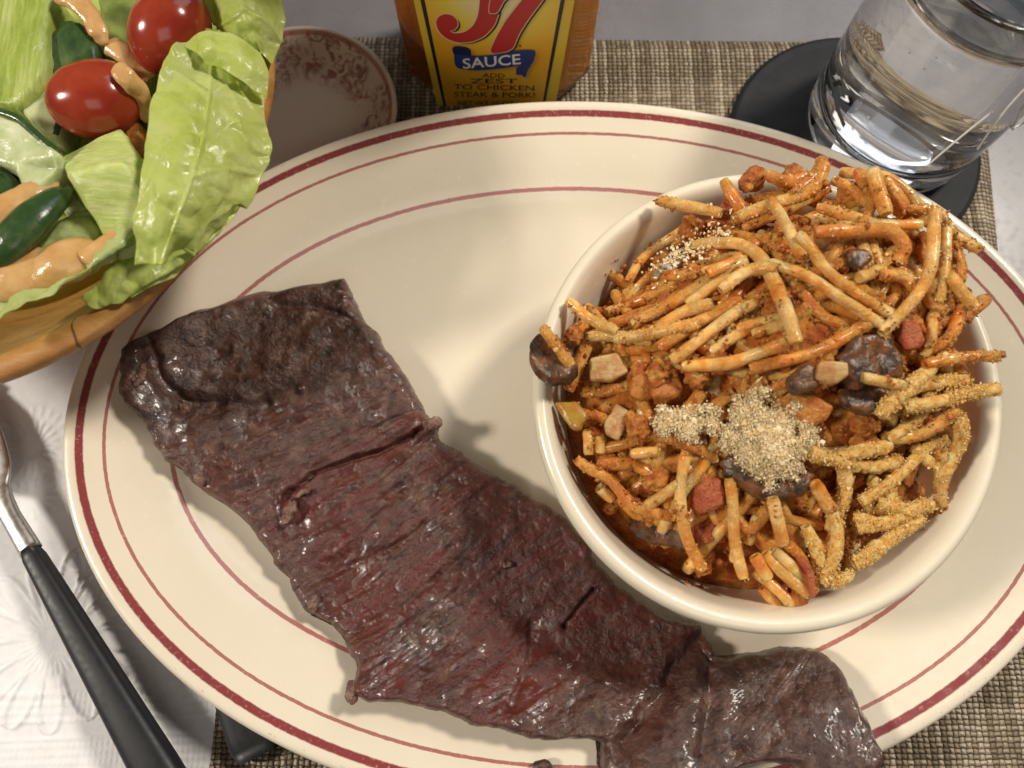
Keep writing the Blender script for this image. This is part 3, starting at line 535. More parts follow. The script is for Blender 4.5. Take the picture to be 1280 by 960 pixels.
def crumbs(name, P, mat, parent):
    Vb, Fb = I1; n = len(P); s = rng.uniform(.45, 1.5, (n, 1, 3)); jit = rng.normal(0, .26, (n, len(Vb), 3))
    V = (Vb[None]*s+jit)*P[:, 3][:, None, None]+P[:, None, :3]
    F = (Fb[None]+np.arange(n)[:, None, None]*len(Vb)).reshape(-1, 3)
    o = obj(name, V, F, mat, parent, smooth=False); tag(o, kind='stuff'); return o
for i in range(20):
    q = B_((rng.uniform(150, 480), rng.uniform(220, 500)))[0]; p = onheap(np.array(q[0]), np.array(q[1]), -.12); k_ = rng.uniform(.16, .30)
    if math.hypot(p[0]-BX, p[1]-BY) < 5.1: blob('sauce_lump', p, (k_*1.5, k_, k_*.8), m_lump if i % 2 else m_sauce, spag, rot=(0, 0, rng.uniform(0, 180)), amp=.14, freq=2.0, amp2=.09, seed=i+90)
P_ = np.concatenate(grit); gx_ = BX+rng.normal(0, 2.6, 2600); gy_ = BY+rng.normal(0, 2.6, 2600); gk = (((gx_-BX)/5.2)**2+((gy_-BY)/5.5)**2 < 1); gx_, gy_ = gx_[gk], gy_[gk]
P_ = np.concatenate([P_, np.stack([gx_, gy_, heap(gx_, gy_)-rng.uniform(.0, .32, len(gx_)), rng.gamma(2.0, .016, len(gx_))+.015], 1)])
o_ = crumbs('sauce_bits', P_, m_lump, spag); o_.data.polygons.foreach_set('use_smooth', np.ones(len(o_.data.polygons), bool))
crumbs('toasted_crumbs', np.concatenate(crumb_spots), m_toast, spag)
# lumps of thick sauce
for (x, y), sz, lf in [((435, 205), (.55, .4, .4), .5), ((120, 490), (.4, .35, .3), .4), ((330, 95), (.01, .01, .01), -2), ((505, 560), (.45, .4, .35), .3), ((450, 590), (.5, .35, .35), .3), ((355, 590), (.6, .5, .4), .3), ((290, 590), (.4, .45, .35), .3),
                       ((700, 70), (.7, .3, .3), .2), ((600, 75), (.5, .3, .3), .3), ((1020, 480), (.5, .4, .35), .5), ((720, 390), (.5, .4, .3), .1), ((860, 110), (.45, .4, .4), .25), ((660, 420), (.5, .35, .3), .2), ((980, 230), (.4, .3, .3), .2), ((1060, 250), (.5, .35, .3), .1)]:
    q = A_((x, y))[0]; p = onheap(np.array(q[0]), np.array(q[1]), lf-.22)
    if lf > -1: blob('sauce_lump', p, tuple(.72*c for c in sz), m_lump, spag, rot=(0, 0, rng.uniform(0, 180)), amp=.16, freq=1.7, amp2=.13, seed=x, sq=2.6, base=I5)
for (x, y), sz, lf in [((290, 200), (.6, .4, .35), .2), ((340, 330), (.45, .4, .35), .25), ((470, 560), (.5, .4, .3), .1), ((900, 250), (.5, .5, .4), .1), ((680, 330), (.5, .4, .4), .0), ((730, 640), (.35, .5, .3), .5), ((600, 270), (.5, .4, .3), .0), ((900, 190), (.5, .35, .3), .1)]:
    q = B_((x, y))[0]; p = onheap(np.array(q[0]), np.array(q[1]), lf-.2); blob('sauce_lump', p, tuple(.8*c for c in sz), m_lump, spag, rot=(0, 0, rng.uniform(0, 180)), amp=.16, freq=1.7, amp2=.13, seed=x, sq=2.6, base=I5)
for i in range(40):
    a, b = rng.uniform(0, 2*math.pi), math.sqrt(rng.uniform(0, .8)); x = BX+(BA-1.2)*b*math.cos(a); y = BY+(BB-1.2)*b*math.sin(a); k_ = rng.uniform(.15, .34)
    blob('sauce_lump', (x, y, heap(np.array(x), np.array(y))-rng.uniform(.25, .5)), (k_*1.5, k_, k_*.7), m_lump if i % 2 else m_sauce, spag, rot=(0, 0, rng.uniform(0, 180)), amp=.10, freq=2.4, amp2=.07, seed=i, base=I4)
# vegetables lying in the pasta
def vegP(name, crop, poly, lift, dep, mat, label, cat, bev=.14, noise=.05, tilt=(0, 0), seed=0):
    q = np.array(crop(*poly)); c0_ = q.mean(0); q = c0_+(q-c0_)*.97; pc_ = onheap(c0_[0], c0_[1], lift)
    e_ = U(q[:, 0], q[:, 1], np.full(len(q), pc_[2])); zz = pc_[2]+tilt[0]*(e_[:, 0]-pc_[0])+tilt[1]*(e_[:, 1]-pc_[1]); v_ = U(q[:, 0], q[:, 1], zz)
    o = prism(name, v_, dep, mat, bev, noise=noise, seed=seed, cuts=4); return tag(o, label, cat)
vegP('mushroom_piece', A_, [(15, 505), (40, 482), (80, 500), (122, 532), (132, 580), (108, 612), (66, 618), (30, 588), (12, 545)], .42, .45, m_mush, 'dark brown mushroom piece hanging over the left rim of the spaghetti bowl', 'mushroom', .18, .09, (.15, -.1), 1)
vegP('mushroom_piece', A_, [(842, 505), (872, 480), (930, 470), (985, 490), (1010, 540), (1003, 600), (958, 622), (905, 606), (872, 636), (838, 600), (822, 552)], .50, .55, m_mush, 'large dark glossy mushroom piece on top of the spaghetti near the right side', 'mushroom', .24, .10, (-.1, .2), 2)
vegP('mushroom_piece', A_, [(695, 590), (740, 560), (775, 575), (772, 625), (720, 640), (692, 620)], .36, .4, m_mush, 'small dark mushroom piece just left of the pale onion piece in the spaghetti', 'mushroom', .16, .08, (0, .1), 3)
vegP('mushroom_piece', A_, [(845, 262), (900, 250), (920, 285), (885, 312), (845, 300)], .22, .4, m_mush, 'small dark mushroom piece tucked under crossing strands at the top of the heap', 'mushroom', .15, .08, (0, 0), 4)
vegP('mushroom_slice', A_, [(333, 322), (370, 270), (430, 238), (500, 222), (512, 245), (450, 275), (400, 310), (350, 338)], .50, .22, m_mushp, 'grey mushroom slice dusted with crumbs above the spaghetti strands at the bowl interior', 'mushroom', .09, .05, (0, 0), 5)
vegP('mushroom_piece', B_, [(508, 292), (560, 262), (640, 262), (720, 285), (772, 325), (742, 378), (662, 396), (600, 372), (535, 335)], .20, .4, m_mush, 'dark mushroom slice under the pale crumb heap in the middle of the bowl', 'mushroom', .17, .08, (.05, .12), 6)
vegP('mushroom_piece', B_, [(830, 110), (880, 80), (960, 95), (1010, 120), (985, 160), (900, 165), (840, 150)], .22, .4, m_mush, 'dark mushroom slice below the onion piece beside the crumb coated strands', 'mushroom', .17, .08, (0, 0), 7)
vegP('mushroom_piece', B_, [(270, 455), (330, 440), (430, 470), (480, 500), (440, 530), (340, 515), (285, 490)], .1, .35, m_mush, 'dark mushroom slice low in the bowl under hanging strands', 'mushroom', .14, .08, (0, 0), 8)
vegP('onion_piece', A_, [(777, 558), (820, 553), (858, 560), (860, 598), (822, 620), (768, 606)], .66, .26, m_onion, 'pale striped onion piece on the dark mushroom in the spaghetti', 'onion', .09, .03, (.1, .3), 9)
vegP('onion_piece', A_, [(168, 545), (240, 532), (272, 588), (226, 610), (164, 604)], .40, .3, m_onion, 'translucent onion piece beside the mushroom at the left bowl rim', 'onion', .10, .04, (.1, .2), 10)
vegP('onion_piece', B_, [(205, 190), (232, 132), (272, 150), (262, 200), (240, 236), (210, 222)], .36, .25, m_onion, 'small yellowish onion piece below the orange vegetable lumps at the left', 'onion', .09, .05, (.2, .1), 11)
vegP('tomato_chunk', B_, [(442, 352), (470, 330), (512, 335), (532, 372), (520, 415), (470, 436), (438, 400)], .34, .6, m_tomred, 'pinkish red tomato chunk between two hanging spaghetti strands', 'tomato', .16, .10, (0, .1), 12)
vegP('tomato_chunk', B_, [(440, 440), (500, 425), (540, 455), (535, 500), (470, 515), (440, 480)], .12, .5, m_tomred, 'deep red tomato chunk lower in the bowl under the pinkish one', 'tomato', .15, .10, (0, 0), 13)
vegP('tomato_chunk', A_, [(520, 110), (560, 100), (605, 150), (590, 195), (545, 190), (515, 150)], .30, .5, m_tomred, 'red tomato chunk near the top left of the spaghetti heap', 'tomato', .13, .10, (0, .1), 14)
vegP('tomato_chunk', A_, [(980, 450), (1020, 440), (1052, 470), (1048, 520), (1015, 530), (985, 490)], .56, .5, m_tomred, 'orange red tomato chunk behind the large glossy mushroom', 'tomato', .13, .10, (0, .2), 15)
vegP('tomato_chunk', B_, [(722, 535), (745, 540), (765, 600), (776, 650), (752, 660), (738, 600)], .85, .35, m_tomred, 'sliver of red tomato on the bundle of strand ends at the lower edge', 'tomato', .09, .07, (0, 0), 16)
vegP('carrot_piece', B_, [(672, 118), (700, 92), (770, 108), (826, 150), (802, 188), (742, 206), (712, 172)], .46, .45, m_orange, 'smooth orange vegetable piece right of the crumb heap', 'vegetable', .12, .05, (.1, .3), 17)
vegP('carrot_piece', B_, [(262, 68), (325, 52), (348, 108), (302, 132), (264, 112)], .42, .45, m_orange, 'orange vegetable piece left of the lumpy sauce near the bowl rim', 'vegetable', .14, .08, (0, .2), 18)
vegP('carrot_piece', B_, [(332, 68), (402, 50), (422, 108), (372, 136), (335, 118)], .46, .5, m_orange, 'lumpy orange vegetable piece in the middle left of the spaghetti', 'vegetable', .15, .12, (0, .1), 19)
vegP('pepper_piece', B_, [(72, 130), (128, 128), (166, 164), (136, 210), (108, 202)], .30, .4, m_olive, 'olive green pepper piece against the left inside wall of the bowl', 'pepper', .13, .05, (.2, 0), 20)
sm_ = np.array([(700, 545), (708, 560), (702, 530), (716, 590), (712, 575), (1000, 782), (1190, 690), (727, 622), (768, 330), (760, 345), (1010, 770), (870, 752)], float); wz_ = np.array([4.6, 4.3, 4.7, 4.0, 4.2, 4.4, 4.6, 3.9, 4.6, 4.4, 4.2, 4.0]); sp3 = U(sm_[:, 0], sm_[:, 1], wz_)
sp3 = np.repeat(sp3, 7, 0)+rng.normal(0, .13, (84, 3))
def wallr(p):
    c_, s_ = math.cos(BROT), math.sin(BROT); dx_, dy_ = p[:, 0]-BX, p[:, 1]-BY; u_ = (dx_*c_+dy_*s_); v_ = (-dx_*s_+dy_*c_); an_ = np.arctan2(v_/BB, u_/BA); ins = np.interp(p[:, 2], [2.0, 2.7, 3.6, 4.5, 5.1, 5.36], [2.1, 1.4, 1.0, .75, .58, .46])
    u2, v2 = (BA-ins-.01)*np.cos(an_), (BB-ins-.01)*np.sin(an_); return np.stack([BX+u2*c_-v2*s_, BY+u2*s_+v2*c_, p[:, 2]], 1)
crumbs('sauce_specks', np.concatenate([wallr(sp3), (rng.gamma(1.4, .014, 84)+.008)[:, None]], 1), m_lump, spag)
# pale crumb heap
gxx, gyy = np.meshgrid(np.arange(300, 790, 4.0), np.arange(80, 400, 4.0), indexing='ij')
msk = np.maximum(1.15-((gxx-640-.15*(gyy-230))/118)**2-((gyy-225)/125)**2, .95-((gxx-425)/100)**2-((gyy-190)/52)**2)+1.0*fbm(np.stack([gxx*.028, gyy*.028, gxx*0], -1), 4)-.05
q = np.array(B_(*zip(gxx.ravel(), gyy.ravel()))); p = onheap(q[:, 0], q[:, 1], .30); hz_ = np.clip(msk.ravel(), 0, 1)**.6*.30
p[:, 2] += hz_-.12+.12*np.exp(-((gxx.ravel()-650)/100)**2-((gyy.ravel()-250)/80)**2)+.09*fbm(np.stack([p[:, 0]*3, p[:, 1]*3, p[:, 0]*0], -1), 3)+.05*fbm(np.stack([p[:, 0]*11, p[:, 1]*11, p[:, 0]*0], -1), 2)
p[:, :2] = U(q[:, 0], q[:, 1], p[:, 2])[:, :2]; Fm = gridf(*gxx.shape)[:, ::-1]; Fm = Fm[(msk.ravel()[Fm] > .05).all(1)]
mh = M('packed_crumbs', rough=.85, spec=.2); mh.set(col=mh.ramp(mh.noise(9, 4, .7), [(.3, (.52, .33, .12)), (.5, (.74, .56, .30)), (.7, (.84, .70, .44))]), normal=mh.bump(mh.noise(22, 3, .7), .0009, 1.0))
obj('breadcrumb_mound', p, Fm, mh.m, spag)
pk = rng.choice(msk.size, 26000, p=(np.clip(msk.ravel()-.02, 0, 1)**.5)/(np.clip(msk.ravel()-.02, 0, 1)**.5).sum())
p = p[pk]+np.stack([rng.normal(0, .05, 26000), rng.normal(0, .05, 26000), rng.uniform(-.03, .05, 26000)], -1)
o = crumbs('breadcrumb_heap', np.concatenate([p, (rng.gamma(1.5, .0062, len(p))+.005)[:, None]], 1), m_crumb, spag)
o['label'] = 'pale dry breadcrumbs heaped over the dark mushroom slice'
cx = rng.normal(430, 50, 240); cy = 258+rng.normal(0, 26, 240)-(cx-430)*.55; q = np.array(A_(*zip(cx, cy))); p = onheap(q[:, 0], q[:, 1], .72)
crumbs('breadcrumb_dusting', np.concatenate([p, rng.uniform(.02, .055, 240)[:, None]], 1), m_crumb, spag)
# ------------------------------------------------------------------ wooden salad bowl
WX, WY, WR = -16.35, 13.95, 9.55
wprof = [(2.5, .30), (3.6, .28), (3.9, .35), (4.0, .7), (4.8, 1.5), (6.2, 3.0), (7.7, 4.7), (8.7, 5.85), (9.25, 6.35), (9.5, 6.6), (9.55, 6.8), (9.45, 6.98), (9.2, 7.05), (8.95, 6.98), (8.7, 6.7), (8.0, 5.9), (7.0, 4.75), (5.5, 3.2), (3.5, 2.0), (1.5, 1.6), (.05, 1.55)]
wp = crs(np.array(wprof), 90); th = np.linspace(0, 2*math.pi, 160, endpoint=False)
V = np.stack([WX+wp[:, 0, None]*np.cos(th), WY+wp[:, 0, None]*np.sin(th), np.repeat(wp[:, 1, None], 160, 1)], -1)
wb = obj('salad_bowl', V, gridf(90, 160, False, True), mwd.m); tag(wb, 'round honey brown wooden bowl full of green salad beside the platter', 'bowl')
a_ = math.atan2(*( (U(104, 440, 6.9)-[WX, WY, 0])[[1, 0]]))
pth = [(WX+r*math.cos(a_+da), WY+r*math.sin(a_+da), z) for r, z, da in ((8.75, 6.76, .02), (9.0, 7.01, .012), (9.25, 7.06, .008), (9.48, 6.97, 0), (9.57, 6.78, -.004))]
Vt, Ft = tube(crs(np.array(pth), 16), .022, 6); obj('crack', Vt, Ft, m_crack, wb)
C_ = lambda *p: [(x/2.286, y/2.286) for x, y in p]
def P3(z, *p): 
    q = np.array(C_(*p)); return U(q[:, 0], q[:, 1], np.full(len(q), z))
def leaf(name, grid, mat, nu=70, nv=70, amp=.12, freq=.8, amp2=.04, thick=.016, seed=0, veins=None, edge_ruffle=.0, crump=.11):
    G = np.array([[U(x/2.286, y/2.286, z) for x, y, z in row] for row in grid])
    S = crs(G, nu); S = np.transpose(crs(np.transpose(S, (1, 0, 2)), nv), (1, 0, 2))
    du_ = np.gradient(S, axis=0); dv_ = np.gradient(S, axis=1); N = norm(np.cross(du_, dv_)); N = np.where((N[..., 2:] < 0), -N, N)
    u, v = np.meshgrid(np.linspace(0, 1, nu), np.linspace(0, 1, nv), indexing='ij')
    w_ = S+.35*np.stack([vn(S*.9+seed), vn(S*.9+seed+40), vn(S*.9+seed+80)], -1); h = amp*fbm(S*freq+seed, 3)+amp2*fbm(S*freq*3.3+seed, 3)+crump*(np.abs(vn(w_*1.0+seed*3))+.5*np.abs(vn(w_*2.1+seed))-.4)
    e = np.minimum(np.minimum(u, 1-u), np.minimum(v, 1-v)); h = h+edge_ruffle*np.exp(-e/.06)*vn(np.stack([u*5+seed, v*5, u*0], -1))
    for (pts, wd, dp) in veins or []:
        pt = crs(np.array(pts, float), 20); b = np.full(u.shape, 9.)
        for a, c in zip(pt[:-1], pt[1:]):
            ab = c-a; q = np.stack([u, v], -1)-a; t_ = np.clip((q@ab)/(ab@ab+1e-9), 0, 1); b = np.minimum(b, np.linalg.norm(q-t_[..., None]*ab, axis=-1))
        h = h+dp*np.exp(-(b/wd)**2)
    ragd = norm(du_)*(.05*vn(S*2.5+seed)[..., None])*np.exp(-e/.05)[..., None]
    o = obj(name, S+N*h[..., None]+ragd, gridf(nu, nv), mat)
    md = o.modifiers.new('thickness', 'SOLIDIFY'); md.thickness = thick*CM; md.offset = 0
    return o
vein = [([(.0, .45), (.4, .5), (.75, .45), (1, .42)], .018, .06), ([(.35, .5), (.25, .75), (.2, .95)], .012, .05), ([(.55, .48), (.45, .75), (.42, .97)], .012, .05), ([(.7, .46), (.66, .7), (.7, .95)], .012, .05), ([(.35, .5), (.28, .25), (.25, .05)], .012, .05), ([(.6, .48), (.55, .2), (.52, .03)], .012, .045), ([(.45, .75), (.55, .85), (.6, .97)], .009, .035), ([(.25, .75), (.33, .85), (.35, .97)], .009, .035), ([(.55, .2), (.66, .12), (.75, .03)], .009, .03)]
o = leaf('lettuce_leaf', [[(545, 100, 7.6), (600, 82, 7.8), (680, 108, 7.7), (755, 175, 7.5)], [(480, 175, 8.3), (565, 175, 8.0), (660, 205, 7.7), (752, 268, 7.4)], [(433, 300, 8.7), (540, 300, 8.6), (650, 310, 8.1), (758, 350, 7.3)],
                          [(418, 440, 8.8), (520, 430, 8.8), (640, 440, 8.3), (768, 440, 7.2)], [(392, 590, 8.6), (490, 580, 8.8), (600, 580, 8.3), (715, 560, 7.2)], [(376, 755, 8.0), (440, 752, 8.1), (520, 730, 7.8), (606, 684, 7.2)]], m_leaf, 150, 120, .20, .75, .05, veins=vein, seed=2, crump=.13, edge_ruffle=.17)
tag(o, 'large bright lettuce leaf folded upright along the right rim of the salad bowl', 'lettuce')
o = leaf('lettuce_leaf', [[(520, 130, 8.05), (570, 90, 8.3), (660, 100, 8.2), (745, 160, 7.9)], [(560, 150, 8.35), (610, 130, 8.55), (690, 165, 8.3), (765, 215, 7.8)], [(590, 185, 8.15), (640, 195, 8.25), (705, 245, 8.0), (760, 285, 7.6)]], m_leaf, 50, 60, .07, 1.0, .03, seed=5)
tag(o, 'rolled over top edge of lettuce above the large bright leaf', 'lettuce')
o = leaf('lettuce_leaf', [[(560, -60, 7.5), (680, -70, 7.9), (790, -60, 7.5)], [(585, 30, 7.4), (700, 25, 8.1), (812, 20, 7.4)], [(620, 80, 7.3), (720, 90, 7.9), (808, 110, 7.3)], [(680, 120, 7.2), (740, 150, 7.5), (778, 188, 7.15)]], m_leaf, 70, 60, .12, 1.0, .06, seed=8, veins=[([(0, .5), (.5, .5), (1, .55)], .03, .06), ([(.4, .5), (.6, .8), (.7, 1)], .02, .05), ([(.4, .5), (.55, .2), (.6, 0)], .02, .05)])
tag(o, 'crinkled lettuce leaf tip at the top right of the salad bowl', 'lettuce')
o = leaf('lettuce_leaf', [[(400, 700, 7.0), (490, 700, 7.2), (600, 640, 7.2), (700, 560, 7.1)], [(330, 760, 7.3), (430, 770, 7.4), (540, 730, 7.4), (650, 640, 7.25)], [(250, 830, 7.25), (340, 812, 7.35), (450, 795, 7.35), (600, 690, 7.2)], [(232, 850, 7.15), (275, 884, 7.2), (380, 838, 7.2), (500, 792, 7.15)]], m_leaf, 80, 90, .13, .9, .05, seed=12, edge_ruffle=.08)
tag(o, 'shaded lettuce leaf lying on the bowl rim below the large upright leaf', 'lettuce')
o = leaf('lettuce_leaf', [[(-60, 860, 7.2), (60, 780, 7.2), (170, 740, 7.2), (250, 700, 7.1), (330, 660, 7.1)], [(-50, 900, 7.7), (70, 825, 7.7), (170, 800, 7.7), (250, 740, 7.6), (345, 670, 7.5)], [(-40, 960, 8.0), (25, 905, 8.2), (100, 862, 8.25), (185, 838, 8.2), (262, 745, 8.1), (378, 640, 7.9)][:5], [(-30, 1000, 7.4), (20, 945, 7.7), (60, 868, 8.0), (190, 848, 7.9), (285, 742, 7.8)]][:3], m_leafp, 70, 140, .09, 1.0, .05, seed=17, edge_ruffle=.16)
tag(o, 'pale ruffled lettuce leaf cupping dressing at the lower left of the salad', 'lettuce')
o = leaf('lettuce_leaf', [[(230, 740, 7.75), (260, 700, 7.8), (330, 650, 7.8), (392, 600, 7.5)], [(250, 765, 8.05), (300, 725, 8.1), (350, 690, 8.05), (395, 640, 7.8)], [(255, 790, 7.6), (310, 748, 7.7), (360, 720, 7.6), (400, 680, 7.4)]], m_leafp, 40, 70, .06, 1.3, .05, seed=19, edge_ruffle=.1)
tag(o, 'small pale curled lettuce edge next to the celery and dressing', 'lettuce')
o = leaf('lettuce_leaf', [[(60, 700, 7.3), (150, 640, 7.4), (240, 600, 7.4), (300, 610, 7.2)], [(80, 730, 7.5), (170, 670, 7.7), (250, 640, 7.6), (290, 650, 7.4)], [(120, 760, 7.3), (200, 720, 7.4), (270, 690, 7.4), (300, 680, 7.2)]], m_leafp, 50, 60, .08, 1.0, .04, seed=23)
tag(o, 'pale lettuce shred behind the dressing pool and dark green bean', 'lettuce')
o = leaf('lettuce_leaf', [[(-200, -200, 6.4), (50, -150, 6.3), (300, -200, 6.3), (600, -150, 6.2), (780, -60, 6.6)], [(-200, 200, 6.6), (80, 180, 6.3), (320, 200, 6.2), (560, 220, 6.3), (740, 240, 6.8)], [(-200, 500, 6.6), (60, 480, 6.4), (300, 480, 6.2), (480, 500, 6.4), (690, 520, 6.9)], [(-150, 780, 6.8), (40, 760, 6.8), (200, 740, 6.8), (380, 700, 6.8), (560, 640, 6.9)]], m_leaf, 90, 110, .3, .5, .1, seed=29)
tag(o, 'lettuce leaves lining the salad bowl beneath the cut vegetables', 'lettuce')
RH, TH = np.meshgrid(np.linspace(.02, 1, 60), np.linspace(0, 2*math.pi, 150, endpoint=False), indexing='ij'); X = WX+5.9*RH*np.cos(TH); Y = WY+5.9*RH*np.sin(TH); q = np.stack([X, Y, X*0], -1)
Z_ = 5.2-1.2*RH**3+.5*fbm(q*.35, 3)+.35*np.abs(fbm(q*.9+7, 3))
o = obj('lettuce_bed', np.stack([X, Y, Z_], -1), gridf(60, 150, False, True), m_leaf); tag(o, 'crumpled green lettuce filling the inside of the wooden salad bowl under everything else', 'lettuce')
# cut vegetables
o = prism('celery_chunk', [*P3(7.9, (-40, -60), (150, -50), (138, 30), (120, 110), (112, 205)), *P3(7.7, (60, 300), (-40, 300))], 1.6, m_celeryv, .25, lean=(.1, -.2), seed=1); tag(o, 'ribbed yellow green celery chunk in the top left corner of the salad', 'celery')
o = prism('cucumber_chunk', [*P3(7.8, (165, 45), (235, 55), (278, 125), (268, 195)), *P3(7.4, (215, 232), (150, 235), (122, 195), (132, 105))], 1.3, m_cucskin, .35, seed=2); tag(o, 'dark green skinned cucumber chunk above the lower tomato', 'cucumber')
o = prism('pepper_chunk', [*P3(7.1, (262, -50), (440, -50), (410, 80), (390, 170), (300, 140))], 1.0, m_oliveg, .3, seed=3); tag(o, 'dull olive green pepper chunk between the dressing drip and upper tomato', 'pepper')
o = prism('cucumber_chunk', [*P3(7.5, (50, 312), (140, 230), (182, 250), (172, 330), (158, 390), (105, 375))], 1.1, m_cucpale, .18, seed=4); tag(o, 'small pale cucumber wedge left of the lower tomato', 'cucumber'); Vt, Ft = tube(crs(np.array([U(x/2.286, y/2.286, z) for x, y, z in ((140, 232, 7.42), (180, 252, 7.44), (172, 330, 7.44), (158, 386, 7.4))]), 24), .09, 10, flatten=.6); obj('skin', Vt, Ft, m_cucskin, o)
o = prism('cucumber_chunk', [*P3(8.3, (-60, 300), (55, 342), (168, 438)), *P3(8.1, (150, 480), (115, 542), (65, 542), (38, 482), (-60, 440))], 1.2, m_cucpale, .28, seed=5); tag(o, 'large pale cucumber chunk at the left edge of the salad', 'cucumber'); Vt, Ft = tube(crs(np.array([U(x/2.286, y/2.286, z) for x, y, z in ((-50, 300, 8.22), (0, 318, 8.24), (55, 340, 8.22), (110, 390, 8.2), (166, 438, 8.16))]), 24), .10, 10, flatten=.6); obj('skin', Vt, Ft, m_cucskin, o)
o = prism('celery_chunk', [*P3(7.4, (160, 456)), *P3(7.5, (345, 360)), *P3(8.2, (410, 458)), *P3(8.75, (352, 462)), *P3(8.75, (198, 490))], 1.5, m_celery, .16, lean=(.75, -1.9), noise=.05, seed=6, cuts=4); tag(o, 'bright cut celery chunk with pale ribbed face beside the large lettuce leaf', 'celery')
o = prism('carrot_slice', [*P3(7.2, (350, 375), (395, 340), (420, 400), (410, 450), (370, 425))], .6, m_orange, .15, seed=7); tag(o, 'small orange carrot slice below the dressed tomato', 'carrot')
o = prism('cucumber_chunk', [*P3(7.7, (-50, 455), (10, 470), (55, 535), (20, 565), (-50, 570))], 1.0, m_cucskin, .25, seed=8); tag(o, 'dark green cucumber end below the large pale cucumber chunk', 'cucumber')
o = prism('celery_chunk', [*P3(7.1, (195, 545), (260, 560), (300, 640), (220, 640), (170, 600))], .8, m_cucpale, .2, seed=9); tag(o, 'pale celery end in the shade below the bright celery chunk', 'celery')
o = prism('pepper_chunk', [*P3(6.95, (330, 330), (430, 250), (430, 420), (350, 450))], .8, m_cucskin, .2, seed=10); tag(o, 'dark green pepper piece in the gap between tomato and lettuce leaf', 'pepper')
# green bean
pts = np.array([U(x/2.286, y/2.286, z) for x, y, z in ((-60, 760, 7.8), (30, 690, 8.2), (90, 630, 8.2), (150, 575, 8.0), (200, 540, 7.7))]); pth = crs(pts, 40)
rad = np.interp(np.linspace(0, 1, 40), [0, .55, .85, 1], [.52, .50, .32, .12]); Vt, Ft = tube(pth, rad, 24, flatten=.7); d = norm(Vt-np.repeat(pth, 24, 0)); Vt = Vt+d*(.05*fbm(Vt*.9, 2))[:, None]
o = obj('green_bean', Vt, Ft, m_cucskin); tag(o, 'dark green bean pod lying in dressing at the left of the salad', 'green bean')
# tomatoes
c1 = U(485/2.286, 88/2.286, 7.6); o = blob('grape_tomato', c1, (1.02, 1.30, 1.0), m_tomskin, rot=(10, 0, -32), amp=.07, freq=.6, base=I5, amp2=.004); tag(o, 'red grape tomato at the top of the salad against the lettuce', 'tomato')
c2 = U(276/2.286, 286/2.286, 7.5); o = blob('grape_tomato', c2, (1.28, 1.06, 1.0), m_tomskin, rot=(0, 5, 18), amp=.07, freq=.6, base=I5, amp2=.004, seed=4); tag(o, 'red grape tomato with a drip of dressing in the middle of the salad', 'tomato')
# dressing
def drip(name, pts, rad, label, flat_=.48, seed=0):
    c = np.array([U(x/2.286, y/2.286, z) for x, y, z in pts]); pth = crs(c, 44); m = 44
    r = np.interp(np.linspace(0, 1, m), np.linspace(0, 1, len(rad)), rad); e = np.linspace(0, 1, m); r = r*np.sqrt(np.clip(np.minimum(e, 1-e)/.07, .02, 1))
    Vt, Ft = tube(pth, r, 20, flatten=flat_); d = norm(Vt-np.repeat(pth, 20, 0)); Vt = Vt+d*(.13*fbm(Vt*1.3+seed, 3))[:, None]
    o = obj(name, Vt, Ft, m_dress); return tag(o, label, 'dressing')
drip('dressing_drip', [(165, -30, 8.0), (225, 5, 8.05), (262, 50, 7.95), (285, 95, 7.85), (292, 132, 7.6)], [.34, .27, .28, .25, .18], 'orange dressing drip running down the dark green cucumber chunk')
drip('dressing_drip', [(335, 185, 8.35), (360, 215, 8.3), (392, 255, 7.95), (412, 300, 7.5), (425, 350, 7.2)], [.18, .27, .25, .22, .15], 'orange dressing drip over the right side of the lower tomato', seed=3)
drip('dressing_drip', [(310, 130, 7.5), (350, 150, 7.5), (395, 195, 7.3), (430, 230, 7.2)], [.25, .27, .22, .16], 'shaded dressing streak between the two tomatoes', seed=6)
drip('dressing_drip', [(-40, 640, 8.1), (40, 580, 8.1), (110, 540, 7.9), (170, 520, 7.6)], [.4, .38, .34, .22], 'dressing streak between cucumber chunk and green bean', seed=9)
c = U(40/2.286, 785/2.286, 7.7); o = blob('dressing_pool', c, (1.10, .72, .40), m_dress, amp=.12, freq=.8, amp2=.01, base=I5, rot=(0, 0, 12)); tag(o, 'orange dressing pool at the left edge in the ruffled lettuce leaf', 'dressing')
c = U(172/2.286, 758/2.286, 7.75); o = blob('dressing_pool', c, (1.15, .60, .38), m_dress, amp=.14, freq=.8, amp2=.01, base=I5, rot=(0, 0, 22), seed=2); tag(o, 'glossy dressing pool in the middle of the ruffled pale lettuce leaf', 'dressing')
drip('dressing_drip', [(240, 750, 7.95), (290, 700, 8.0), (340, 660, 7.95)], [.3, .26, .12], 'thin dressing smear along the curled pale lettuce edge', seed=12)
